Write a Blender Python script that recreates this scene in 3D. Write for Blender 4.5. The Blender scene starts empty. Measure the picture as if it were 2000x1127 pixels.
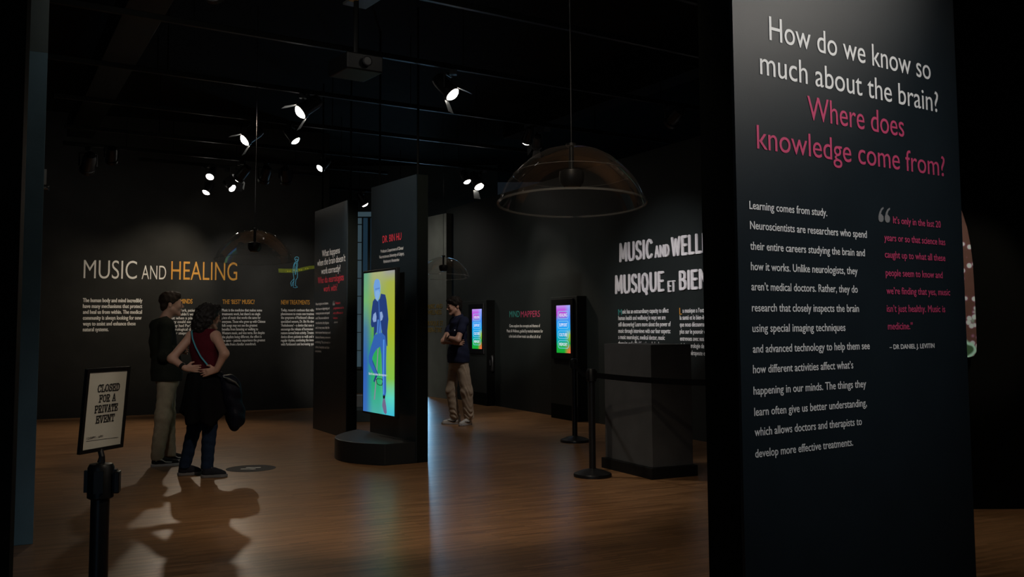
import bpy, bmesh, math, random
import numpy as np
from mathutils import Vector, Matrix

# ------------------------------------------------------------------ camera
scene = bpy.context.scene
COL = scene.collection
PI = math.pi
CAM_H, FOCAL_PX, PITCH, ROLL = 1.4, 1900.0, 0.0752, -0.0058
cam_data = bpy.data.cameras.new('camera')
cam_data.sensor_width = 36.0
cam_data.lens = 36.0 * FOCAL_PX / 2000.0
cam_data.shift_y = -(563.5 - 492.0) / 2000.0
cam_data.clip_start = 0.05
cam = bpy.data.objects.new('camera', cam_data)
COL.objects.link(cam)
cam.location = (0, 0, CAM_H)
_F = Vector((0, math.cos(PITCH), math.sin(PITCH)))
_R = Vector((1, 0, 0)); _U = _R.cross(_F)
_R2 = _R * math.cos(ROLL) + _U * math.sin(ROLL)
_U2 = _U * math.cos(ROLL) - _R * math.sin(ROLL)
cam.rotation_euler = Matrix((_R2, _U2, -_F)).transposed().to_euler()
scene.camera = cam

# ------------------------------------------------------------------ view, world
scene.view_settings.view_transform = 'Standard'
scene.view_settings.look = 'None'
scene.view_settings.gamma = 1.0
scene.view_settings.exposure = 0.0
scene.view_settings.use_curve_mapping = False
scene.cycles.use_denoising = True
scene.cycles.max_bounces = 8
scene.cycles.sample_clamp_indirect = 3.0
scene.cycles.caustics_reflective = False
scene.cycles.caustics_refractive = False
world = bpy.data.worlds.new('dim_hall')
scene.world = world
world.use_nodes = True
bg = world.node_tree.nodes['Background']
bg.inputs[0].default_value = (0.50, 0.70, 0.95, 1)
bg.inputs[1].default_value = 0.010

def area_light(name, loc, target, size, size_y, power, color):
    ld = bpy.data.lights.new(name, 'AREA')
    ld.shape = 'RECTANGLE'; ld.size = size; ld.size_y = size_y
    ld.energy = power; ld.color = color
    o = bpy.data.objects.new(name, ld); COL.objects.link(o)
    o.location = loc
    o.rotation_euler = (Vector(target) - Vector(loc)).to_track_quat('-Z', 'Y').to_euler()
    return o
# weak blue daylight from behind the camera: an area light, its opening unseen
area_light('rear_daylight', (-2.0, -7.0, 2.2), (-0.5, 4.0, 0.9), 3.0, 2.6, 26.0, (0.45, 0.72, 1.0))

# ------------------------------------------------------------------ materials
def srgb(r, g, b):
    f = lambda c: (c / 255 / 12.92) if c / 255 <= 0.04045 else ((c / 255 + 0.055) / 1.055) ** 2.4
    return (f(r), f(g), f(b), 1.0)
def mat(name, color, rough=0.6, metal=0.0, spec=0.5, noise=0.0, nscale=30.0, bump=0.0, bscale=200.0, emit=None, estr=0.0):
    m = bpy.data.materials.new(name); m.use_nodes = True
    nt = m.node_tree; b = nt.nodes['Principled BSDF']
    c = tuple(color[:3]) + (1.0,)
    b.inputs['Base Color'].default_value = c
    b.inputs['Roughness'].default_value = rough
    b.inputs['Metallic'].default_value = metal
    b.inputs['Specular IOR Level'].default_value = spec
    tc = nt.nodes.new('ShaderNodeTexCoord')
    if noise > 0:
        n = nt.nodes.new('ShaderNodeTexNoise'); n.inputs['Scale'].default_value = nscale; n.inputs['Detail'].default_value = 4
        r = nt.nodes.new('ShaderNodeValToRGB')
        r.color_ramp.elements[0].position = 0.3; r.color_ramp.elements[1].position = 0.7
        r.color_ramp.elements[0].color = tuple(v * (1 - noise) for v in c[:3]) + (1,)
        r.color_ramp.elements[1].color = tuple(min(1, v * (1 + noise)) for v in c[:3]) + (1,)
        nt.links.new(tc.outputs['Object'], n.inputs['Vector'])
        nt.links.new(n.outputs['Fac'], r.inputs['Fac'])
        nt.links.new(r.outputs['Color'], b.inputs['Base Color'])
    if bump > 0:
        n2 = nt.nodes.new('ShaderNodeTexNoise'); n2.inputs['Scale'].default_value = bscale
        bp = nt.nodes.new('ShaderNodeBump'); bp.inputs['Strength'].default_value = bump; bp.inputs['Distance'].default_value = 0.01
        nt.links.new(tc.outputs['Object'], n2.inputs['Vector'])
        nt.links.new(n2.outputs['Fac'], bp.inputs['Height'])
        nt.links.new(bp.outputs['Normal'], b.inputs['Normal'])
    if emit is not None:
        b.inputs['Emission Color'].default_value = tuple(emit[:3]) + (1,)
        b.inputs['Emission Strength'].default_value = estr
    return m

M = {}
M['wall'] = mat('black_wall_paint', (0.025, 0.0258, 0.0245), 0.7, spec=0.14, noise=0.12, nscale=3, bump=0.05, bscale=120)
M['wall_right'] = mat('charcoal_wall_paint', (0.0105, 0.0145, 0.0140), 0.62, spec=0.35, noise=0.1, nscale=3)
M['wall_far'] = mat('grey_green_wall_paint', (0.10, 0.11, 0.10), 0.7, spec=0.3, noise=0.1, nscale=4)
M['ceiling'] = mat('black_ceiling', (0.006, 0.0065, 0.006), 0.9, spec=0.1, noise=0.3, nscale=5)
M['truss'] = mat('black_ceiling_steel', (0.004, 0.0045, 0.004), 0.45, spec=0.16, noise=0.2, nscale=10)
M['panel'] = mat('black_panel_laminate', (0.0072, 0.0125, 0.0165), 0.42, spec=0.5, noise=0.08, nscale=6, bump=0.03, bscale=300)
M['panel_edge'] = mat('black_panel_edge', (0.004, 0.005, 0.004), 0.8, spec=0.05, noise=0.1, nscale=8)
M['plinth'] = mat('black_plinth_paint', (0.010, 0.012, 0.014), 0.5, spec=0.3, noise=0.1, nscale=8)
M['blue'] = mat('slate_blue_paint', (0.085, 0.175, 0.235), 0.55, noise=0.1, nscale=5)
M['bluegrey'] = mat('grey_blue_paint', (0.05, 0.075, 0.08), 0.6, noise=0.1, nscale=5)
M['black_plastic'] = mat('black_plastic', (0.006, 0.006, 0.0065), 0.42, spec=0.3, noise=0.2, nscale=25)
M['black_metal'] = mat('black_coated_steel', (0.010, 0.010, 0.011), 0.35, metal=0.3, noise=0.15, nscale=20)
M['belt'] = mat('black_webbing', (0.003, 0.003, 0.0035), 0.9, spec=0.05, bump=0.3, bscale=400)
M['white_text'] = mat('white_vinyl', (0.74, 0.74, 0.72), 0.6)
M['grey_text'] = mat('grey_vinyl', (0.20, 0.20, 0.20), 0.6)
M['orange_text'] = mat('orange_vinyl', (0.62, 0.30, 0.035), 0.6)
M['pink_text'] = mat('pink_vinyl', (0.50, 0.050, 0.135), 0.6)
M['red_text'] = mat('red_vinyl', (0.62, 0.035, 0.06), 0.6)
M['teal_text'] = mat('teal_vinyl', (0.04, 0.30, 0.26), 0.6)
M['gold'] = mat('gold_raised_letter', (0.26, 0.175, 0.030), 0.4, metal=0.15, noise=0.2, nscale=40)
M['white_letter'] = mat('white_raised_letter', (0.72, 0.70, 0.71), 0.5)
M['paper'] = mat('cream_paper', (0.62, 0.59, 0.51), 0.8, noise=0.05, nscale=8)
M['ink'] = mat('black_ink', (0.012, 0.011, 0.010), 0.8)
M['grey_box'] = mat('grey_pedestal_paint', (0.058, 0.059, 0.060), 0.7, spec=0.2, noise=0.1, nscale=6)
M['pale_box'] = mat('pale_painted_wood', (0.42, 0.45, 0.46), 0.6, noise=0.05, nscale=10)
M['pedestal_base'] = mat('black_pedestal_base', (0.005, 0.005, 0.005), 0.6, spec=0.2)
M['side_wall'] = mat('matt_black_wall', (0.0022, 0.0024, 0.0022), 0.9, spec=0.05)
M['sticker'] = mat('grey_floor_vinyl', (0.045, 0.044, 0.048), 0.85, spec=0.15, noise=0.1, nscale=30)
M['sticker_mark'] = mat('white_floor_vinyl', (0.50, 0.50, 0.50), 0.6)
M['lens'] = mat('lit_lamp_lens', (0.8, 0.8, 0.8), 0.3, emit=(1.0, 0.93, 0.82), estr=14.0)
M['dead_lens'] = mat('unlit_lamp_lens', (0.05, 0.05, 0.055), 0.15)
M['flap'] = mat('grey_barn_door', (0.05, 0.053, 0.056), 0.4, metal=0.3)
M['label'] = mat('orange_sticker', (0.50, 0.24, 0.02), 0.6)
M['grey_plate'] = mat('grey_plate', (0.09, 0.095, 0.09), 0.5)
M['chrome'] = mat('chrome', (0.6, 0.6, 0.62), 0.2, metal=1.0)
# people
M['skin'] = mat('skin', (0.42, 0.235, 0.17), 0.55, noise=0.06, nscale=60)
M['lip'] = mat('lip', (0.32, 0.135, 0.11), 0.55)
M['eye'] = mat('eye', (0.03, 0.02, 0.018), 0.2)
M['hair_dark'] = mat('dark_brown_hair', (0.009, 0.006, 0.0045), 0.6, spec=0.2, noise=0.4, nscale=90, bump=0.5, bscale=160)
M['hair_brown'] = mat('brown_hair', (0.018, 0.0105, 0.0065), 0.6, spec=0.2, noise=0.4, nscale=90, bump=0.5, bscale=160)
M['hair_grey'] = mat('black_curly_hair', (0.010, 0.008, 0.0075), 0.6, spec=0.25, noise=0.5, nscale=70, bump=0.7, bscale=90)
M['sweater'] = mat('black_knit', (0.014, 0.016, 0.012), 0.9, spec=0.12, noise=0.2, nscale=50, bump=0.3, bscale=300)
M['tank'] = mat('crimson_knit', (0.060, 0.004, 0.009), 0.85, spec=0.12, noise=0.15, nscale=50, bump=0.2, bscale=300)
M['polo'] = mat('navy_pique', (0.014, 0.017, 0.040), 0.85, spec=0.12, noise=0.15, nscale=80, bump=0.2, bscale=400)
M['khaki'] = mat('khaki_cotton', (0.34, 0.265, 0.20), 0.85, spec=0.12, noise=0.12, nscale=18, bump=0.25, bscale=25)
M['olive'] = mat('olive_khaki_cotton', (0.27, 0.23, 0.165), 0.85, spec=0.12, noise=0.12, nscale=18, bump=0.25, bscale=25)
M['jeans'] = mat('dark_blue_denim', (0.010, 0.020, 0.046), 0.85, spec=0.12, noise=0.2, nscale=50, bump=0.2, bscale=200)
M['jacket'] = mat('black_jacket_cloth', (0.003, 0.003, 0.004), 0.9, spec=0.12, noise=0.2, nscale=20, bump=0.3, bscale=40)
M['bag'] = mat('navy_nylon', (0.004, 0.005, 0.011), 0.6, spec=0.12, noise=0.2, nscale=20, bump=0.3, bscale=50)
M['strap'] = mat('turquoise_webbing', (0.035, 0.25, 0.32), 0.7)
M['shoe_black'] = mat('black_canvas', (0.012, 0.012, 0.013), 0.8, spec=0.12, noise=0.2, nscale=60)
M['shoe_navy'] = mat('dark_mesh_trainer', (0.014, 0.015, 0.022), 0.8, spec=0.12, noise=0.2, nscale=60)
M['shoe_white'] = mat('white_leather', (0.50, 0.48, 0.45), 0.5, noise=0.05, nscale=40)
M['sole_white'] = mat('off_white_rubber', (0.36, 0.35, 0.36), 0.6)
M['sole_grey'] = mat('grey_rubber', (0.12, 0.12, 0.13), 0.6)

def floor_material():
    m = bpy.data.materials.new('strip_oak_floor'); m.use_nodes = True
    nt = m.node_tree; b = nt.nodes['Principled BSDF']; L = nt.links.new
    tc = nt.nodes.new('ShaderNodeTexCoord')
    mp = nt.nodes.new('ShaderNodeMapping'); mp.inputs['Rotation'].default_value = (0, 0, -0.45)
    L(tc.outputs['Object'], mp.inputs['Vector'])
    br = nt.nodes.new('ShaderNodeTexBrick')
    br.offset = 0.37; br.offset_frequency = 2
    br.inputs['Scale'].default_value = 1.0
    br.inputs['Brick Width'].default_value = 0.32; br.inputs['Row Height'].default_value = 0.024
    br.inputs['Mortar Size'].default_value = 0.0006; br.inputs['Bias'].default_value = 0.0
    br.inputs['Color1'].default_value = (0.31, 0.162, 0.074, 1)
    br.inputs['Color2'].default_value = (0.155, 0.078, 0.034, 1)
    br.inputs['Mortar'].default_value = (0.10, 0.045, 0.02, 1)
    L(mp.outputs[0], br.inputs['Vector'])
    mp2 = nt.nodes.new('ShaderNodeMapping'); mp2.inputs['Scale'].default_value = (2.0, 45.0, 1.0)
    L(mp.outputs[0], mp2.inputs['Vector'])
    n = nt.nodes.new('ShaderNodeTexNoise'); n.inputs['Scale'].default_value = 1.0; n.inputs['Detail'].default_value = 5
    L(mp2.outputs[0], n.inputs['Vector'])
    hs = nt.nodes.new('ShaderNodeHueSaturation')
    mr = nt.nodes.new('ShaderNodeMapRange'); mr.inputs['To Min'].default_value = 0.45; mr.inputs['To Max'].default_value = 1.55
    L(n.outputs['Fac'], mr.inputs['Value']); L(mr.outputs[0], hs.inputs['Value']); L(br.outputs['Color'], hs.inputs['Color'])
    L(hs.outputs[0], b.inputs['Base Color'])
    mr2 = nt.nodes.new('ShaderNodeMapRange'); mr2.inputs['To Min'].default_value = 0.27; mr2.inputs['To Max'].default_value = 0.36
    L(n.outputs['Fac'], mr2.inputs['Value']); L(mr2.outputs[0], b.inputs['Roughness'])
    bp = nt.nodes.new('ShaderNodeBump'); bp.inputs['Strength'].default_value = 0.10; bp.inputs['Distance'].default_value = 0.002
    L(n.outputs['Fac'], bp.inputs['Height']); L(bp.outputs['Normal'], b.inputs['Normal'])
    b.inputs['Specular IOR Level'].default_value = 0.38
    return m
M['floor'] = floor_material()

def clear_material():
    m = bpy.data.materials.new('clear_acrylic'); m.use_nodes = True
    nt = m.node_tree; L = nt.links.new
    out = nt.nodes['Material Output']; nt.nodes.remove(nt.nodes['Principled BSDF'])
    tr = nt.nodes.new('ShaderNodeBsdfTransparent'); tr.inputs[0].default_value = (0.94, 0.93, 0.92, 1)
    gl = nt.nodes.new('ShaderNodeBsdfGlossy'); gl.inputs['Roughness'].default_value = 0.03
    df = nt.nodes.new('ShaderNodeBsdfDiffuse'); df.inputs[0].default_value = (0.5, 0.46, 0.42, 1)
    fr = nt.nodes.new('ShaderNodeFresnel'); fr.inputs['IOR'].default_value = 1.45
    mx = nt.nodes.new('ShaderNodeMixShader'); mx2 = nt.nodes.new('ShaderNodeMixShader')
    lw = nt.nodes.new('ShaderNodeLayerWeight'); pw = nt.nodes.new('ShaderNodeMath'); pw.operation = 'POWER'; pw.inputs[1].default_value = 5.0
    mr_ = nt.nodes.new('ShaderNodeMapRange'); mr_.inputs['To Min'].default_value = 0.006; mr_.inputs['To Max'].default_value = 0.07
    L(lw.outputs['Facing'], pw.inputs[0]); L(pw.outputs[0], mr_.inputs['Value']); L(mr_.outputs[0], mx2.inputs[0])
    L(tr.outputs[0], mx2.inputs[1]); L(df.outputs[0], mx2.inputs[2])
    sc_ = nt.nodes.new('ShaderNodeMath'); sc_.operation = 'MULTIPLY'; sc_.inputs[1].default_value = 0.20
    L(fr.outputs[0], sc_.inputs[0]); L(sc_.outputs[0], mx.inputs[0]); L(mx2.outputs[0], mx.inputs[1]); L(gl.outputs[0], mx.inputs[2])
    L(mx.outputs[0], out.inputs['Surface'])
    return m
M['clear'] = clear_material()
def edge_material():
    m = bpy.data.materials.new('acrylic_edge'); m.use_nodes = True
    nt = m.node_tree; L = nt.links.new; b = nt.nodes['Principled BSDF']; out = nt.nodes['Material Output']
    b.inputs['Base Color'].default_value = (0.30, 0.29, 0.27, 1); b.inputs['Roughness'].default_value = 0.15
    tr = nt.nodes.new('ShaderNodeBsdfTransparent'); mx = nt.nodes.new('ShaderNodeMixShader'); mx.inputs[0].default_value = 0.20
    L(tr.outputs[0], mx.inputs[1]); L(b.outputs[0], mx.inputs[2]); L(mx.outputs[0], out.inputs['Surface'])
    return m
M['clear_edge'] = edge_material()

def emission_gradient(name, build, strength):
    """A lit screen: its picture is a gradient over the screen's own face (Generated 0..1)."""
    m = bpy.data.materials.new(name); m.use_nodes = True
    nt = m.node_tree; b = nt.nodes['Principled BSDF']
    b.inputs['Base Color'].default_value = (0.01, 0.01, 0.01, 1); b.inputs['Roughness'].default_value = 0.25
    uv = nt.nodes.new('ShaderNodeUVMap'); sp = nt.nodes.new('ShaderNodeSeparateXYZ')
    nt.links.new(uv.outputs[0], sp.inputs[0])
    nt.links.new(build(nt, sp.outputs[0], sp.outputs[1]), b.inputs['Emission Color'])
    b.inputs['Emission Strength'].default_value = strength
    return m
def ramp(nt, fac, stops):
    r = nt.nodes.new('ShaderNodeValToRGB'); e = r.color_ramp.elements
    e[0].position, e[0].color = stops[0]; e[1].position, e[1].color = stops[-1]
    for p, c in stops[1:-1]:
        q = e.new(p); q.color = c
    nt.links.new(fac, r.inputs['Fac']); return r.outputs['Color']
def mixc(nt, fac, a, b):
    x = nt.nodes.new('ShaderNodeMix'); x.data_type = 'RGBA'
    nt.links.new(fac, x.inputs[0]); nt.links.new(a, x.inputs[6]); nt.links.new(b, x.inputs[7])
    return x.outputs[2]
def fac_range(nt, val, a, b):
    r = nt.nodes.new('ShaderNodeMapRange'); r.interpolation_type = 'SMOOTHSTEP'
    r.inputs['From Min'].default_value = a; r.inputs['From Max'].default_value = b
    nt.links.new(val, r.inputs['Value']); return r.outputs[0]
def big_screen(nt, s, t):
    left = ramp(nt, t, [(0.0, srgb(52, 105, 180)), (0.35, srgb(48, 92, 175)), (0.6, srgb(70, 120, 150)), (0.8, srgb(110, 175, 110)), (1.0, srgb(100, 160, 130))])
    mid = ramp(nt, t, [(0.0, srgb(70, 170, 160)), (0.2, srgb(40, 170, 110)), (0.45, srgb(45, 165, 80)), (0.7, srgb(120, 165, 60)), (1.0, srgb(165, 170, 120))])
    right = ramp(nt, t, [(0.0, srgb(60, 185, 210)), (0.12, srgb(90, 210, 190)), (0.25, srgb(130, 190, 70)), (0.6, srgb(165, 175, 40)), (0.92, srgb(160, 170, 70)), (1.0, srgb(150, 150, 150))])
    a = mixc(nt, fac_range(nt, s, 0.06, 0.36), left, mid)
    return mixc(nt, fac_range(nt, s, 0.5, 0.85), a, right)
def kiosk_screen(nt, s, t):
    base = ramp(nt, t, [(0.0, srgb(20, 150, 40)), (0.16, srgb(10, 160, 70)), (0.30, srgb(0, 150, 170)), (0.5, srgb(20, 150, 225)), (0.68, srgb(50, 140, 225)), (0.80, srgb(170, 60, 190)), (0.92, srgb(175, 90, 210)), (1.0, srgb(175, 140, 220))])
    side = ramp(nt, t, [(0.0, srgb(225, 90, 60)), (0.09, srgb(180, 110, 50)), (0.2, srgb(20, 150, 60)), (0.38, srgb(150, 180, 60)), (0.5, srgb(30, 160, 220)), (0.75, srgb(70, 130, 230)), (1.0, srgb(150, 160, 235))])
    return mixc(nt, fac_range(nt, s, 0.55, 0.95), base, side)
M['big_screen'] = emission_gradient('interview_picture', big_screen, 1.0)
M['kiosk_screen'] = emission_gradient('menu_picture', kiosk_screen, 1.15)
def lit(name, rgb, k=1.0):
    return mat(name, (0.01, 0.01, 0.01), 0.4, emit=srgb(*rgb), estr=k)
M['daylight'] = mat('bright_daylight_pane', (0.6, 0.7, 0.8), 0.2, emit=(0.30, 0.66, 1.0), estr=12.0)
M['dim_day'] = mat('soft_daylight_pane', (0.3, 0.4, 0.5), 0.2, emit=(0.42, 0.74, 1.0), estr=4.0)
M['pale_glow'] = mat('pale_daylight_glow', (0.03, 0.04, 0.05), 0.3, emit=(0.28, 0.48, 0.60), estr=0.11)  # daylight on the pale lintel is put in as a faint glow
M['dusk'] = mat('blue_daylight_pane', (0.02, 0.03, 0.04), 0.2, emit=(0.16, 0.42, 0.70), estr=0.055)
M['frame_pale'] = mat('pale_blue_window_frame', (0.35, 0.42, 0.46), 0.5, noise=0.05)

# ------------------------------------------------------------------ mesh helpers
def add_box(bm, c, s, M4=None):
    r = bmesh.ops.create_cube(bm, size=1.0)
    vs = r['verts']
    for v in vs:
        v.co = Vector((v.co.x * s[0] + c[0], v.co.y * s[1] + c[1], v.co.z * s[2] + c[2]))
        if M4: v.co = M4 @ v.co
    return vs
def add_tube(bm, pts, r, seg=10, cap=True):
    pts = [Vector(p) for p in pts]; rs = r if isinstance(r, (list, tuple)) else [r] * len(pts)
    rings = []; prev = None
    for i, p in enumerate(pts):
        d = (pts[min(i + 1, len(pts) - 1)] - pts[max(i - 1, 0)]).normalized()
        ref = prev if prev is not None else (Vector((0, 0, 1)) if abs(d.z) < 0.9 else Vector((1, 0, 0)))
        x = (ref - d * ref.dot(d))
        if x.length < 1e-5: x = d.orthogonal()
        x.normalize(); y = d.cross(x); prev = x
        rings.append([bm.verts.new(p + (x * math.cos(2 * PI * k / seg) + y * math.sin(2 * PI * k / seg)) * rs[i]) for k in range(seg)])
    for a, b in zip(rings, rings[1:]):
        for k in range(seg): bm.faces.new((a[k], a[(k + 1) % seg], b[(k + 1) % seg], b[k]))
    if cap:
        bm.faces.new(rings[0][::-1]); bm.faces.new(rings[-1])
def add_lathe(bm, prof, seg=40, c=(0, 0, 0), M4=None, cap0=True, cap1=True):
    rings = []
    for r, z in prof:
        ring = []
        for k in range(seg):
            p = Vector((c[0] + r * math.cos(2 * PI * k / seg), c[1] + r * math.sin(2 * PI * k / seg), c[2] + z))
            ring.append(bm.verts.new(M4 @ p if M4 else p))
        rings.append(ring)
    for a, b in zip(rings, rings[1:]):
        for k in range(seg): bm.faces.new((a[k], a[(k + 1) % seg], b[(k + 1) % seg], b[k]))
    if cap0: bm.faces.new(rings[0][::-1])
    if cap1: bm.faces.new(rings[-1])
def add_prism(bm, pts, f0, f1):
    """outline points (2D) carried by f0 and f1 into two parallel 3D outlines"""
    a = [bm.verts.new(f0(p)) for p in pts]; b = [bm.verts.new(f1(p)) for p in pts]
    n = len(pts)
    bm.faces.new(a[::-1]); bm.faces.new(b)
    for k in range(n): bm.faces.new((a[k], a[(k + 1) % n], b[(k + 1) % n], b[k]))
def finish(bm, name, m, parent=None, smooth=False, bevel=0.0, tri=False):
    if tri: bm.normal_update(); bmesh.ops.triangulate(bm, faces=[f for f in bm.faces if len(f.verts) > 4])
    bmesh.ops.recalc_face_normals(bm, faces=bm.faces)
    me = bpy.data.meshes.new(name); bm.to_mesh(me); bm.free()
    ms = m if isinstance(m, (list, tuple)) else [m]
    for x in ms: me.materials.append(x)
    o = bpy.data.objects.new(name, me); COL.objects.link(o)
    if parent: o.parent = parent
    if smooth:
        for p in me.polygons: p.use_smooth = True
        if smooth == 'auto':
            me.set_sharp_from_angle(angle=math.radians(38))
    if bevel > 0:
        bv = o.modifiers.new('edge', 'BEVEL'); bv.width = bevel; bv.segments = 2; bv.limit_method = 'ANGLE'
    return o
def box_obj(name, c, s, m, parent=None, bevel=0.0, M4=None):
    bm = bmesh.new(); add_box(bm, c, s, M4); return finish(bm, name, m, parent, bevel=bevel)
def tag(o, label=None, cat=None, group=None, kind=None):
    if label: o['label'] = label
    if cat: o['category'] = cat
    if group: o['group'] = group
    if kind: o['kind'] = kind
    return o
def thing(name, label, cat, loc=(0, 0, 0), rz=0.0, group=None):
    o = bpy.data.objects.new(name, None); COL.objects.link(o)
    o.location = loc; o.rotation_euler = (0, 0, rz); o.empty_display_size = 0.2
    return tag(o, label, cat, group)
def struct(o):
    o['kind'] = 'structure'; return o

class Wall:
    """a vertical face: u runs along it, v is height, w stands off its visible side"""
    def __init__(s, p0, heading, side):
        s.p = Vector((p0[0], p0[1], 0)); s.h = heading
        s.d = Vector((math.cos(heading), math.sin(heading), 0))
        s.n = Vector((math.sin(heading), -math.cos(heading), 0)) * side
    def at(s, u, v, w=0.0): return s.p + s.d * u + s.n * w + Vector((0, 0, v))
    def box(s, bm, u0, u1, v0, v1, w0, w1):
        vs = [bm.verts.new(s.at(u, v, w)) for w in (w0, w1) for u, v in ((u0, v0), (u1, v0), (u1, v1), (u0, v1))]
        for f in ((0, 1, 2, 3), (7, 6, 5, 4), (0, 4, 5, 1), (1, 5, 6, 2), (2, 6, 7, 3), (3, 7, 4, 0)):
            bm.faces.new([vs[i] for i in f])
    def quad(s, name, u0, u1, v0, v1, w, m, parent=None):
        me = bpy.data.meshes.new(name)
        me.from_pydata([s.at(u0, v0, w), s.at(u1, v0, w), s.at(u1, v1, w), s.at(u0, v1, w)], [], [(0, 1, 2, 3)])
        uv = me.uv_layers.new(name='UVMap')
        for i, c in enumerate(((0, 0), (1, 0), (1, 1), (0, 1))): uv.data[i].uv = c
        me.materials.append(m)
        o = bpy.data.objects.new(name, me); COL.objects.link(o)
        if parent: o.parent = parent
        return o
BACK = Wall((-5.063, 16.137), 0.45, 1)
RIGHT = Wall((0.154, 16.176), 0.45 - PI / 2, 1)
PANEL = Wall((0.764, 3.28), 0.617, 1)
DOCTOR = Wall((-0.996, 10.078), -1.014, 1)
QUERY = Wall((-2.741, 13.508), -1.08, 1)
FAR = Wall((-1.272, 18.799), -1.0087, 1)

def keep_world(child, parent):
    """parent a mesh that was built in world coordinates"""
    child.parent = parent
    child.matrix_parent_inverse = (Matrix.Translation(parent.location) @ parent.rotation_euler.to_matrix().to_4x4()).inverted()
    return child

# ------------------------------------------------------------------ lettering
_meas = {}
def text_mesh(s, res=3, weight=0.0, extrude=0.0):
    cu = bpy.data.curves.new('t', 'FONT'); cu.body = s; cu.size = 1.0
    cu.resolution_u = res; cu.offset = weight; cu.extrude = extrude; cu.fill_mode = 'FRONT' if extrude == 0 else 'BOTH'
    ob = bpy.data.objects.new('t', cu); COL.objects.link(ob)
    dg = bpy.context.evaluated_depsgraph_get()
    me = bpy.data.meshes.new_from_object(ob.evaluated_get(dg))
    bpy.data.objects.remove(ob); bpy.data.curves.remove(cu)
    n = len(me.vertices); co = np.empty(n * 3); me.vertices.foreach_get('co', co); co = co.reshape(-1, 3)
    faces = [tuple(p.vertices) for p in me.polygons]
    bpy.data.meshes.remove(me)
    return co, faces
_cap = None
def text_extent(s):
    co, _ = text_mesh(s, 1); return co[:, 0].min(), co[:, 0].max()
def lettering(name, wall, rows, m, parent, w=0.002, weight=0.0, extrude=0.0, res=3, cap_fix=None):
    """rows: (words, u0, u1, baseline height, cap height[, words that reach u1]) on one wall face -> ONE mesh"""
    global _cap
    if _cap is None:
        c, _ = text_mesh('H', 1); _cap = c[:, 1].max() - c[:, 1].min()
    V = []; Fc = []; off = 0
    w_face = w
    for row in rows:
        w = w_face
        s, u0, u1, v, cap = row[:5]
        if cap_fix: cap = cap_fix
        co, faces = text_mesh(s, res, min(weight, 0), extrude / (cap / _cap) if extrude else 0)
        x0, x1 = co[:, 0].min(), co[:, 0].max()
        if len(row) > 5: x1 = text_extent(row[5])[1]
        k = (u1 - u0) / (x1 - x0); q = cap / _cap
        # a bolder cut is the same outline laid down again a hair to each side
        for sx, sy in (((0, 0),) if weight <= 0 else ((-weight, 0), (weight, 0), (0, weight * 0.6), (0, -weight * 0.6)) if weight > 0.008 else ((-weight, 0), (weight, 0))):
            for x, y, z in co:
                V.append(wall.at(u0 + (x - x0) * k + sx * q, v + (y + sy) * q, w + z * q))
            Fc += [tuple(i + off for i in f) for f in faces]; off += len(co); w += 0.00012
        w -= 0.00012
    me = bpy.data.meshes.new(name); me.from_pydata(V, [], Fc); me.materials.append(m)
    o = bpy.data.objects.new(name, me); COL.objects.link(o)
    if parent: keep_world(o, parent)
    return o

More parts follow.
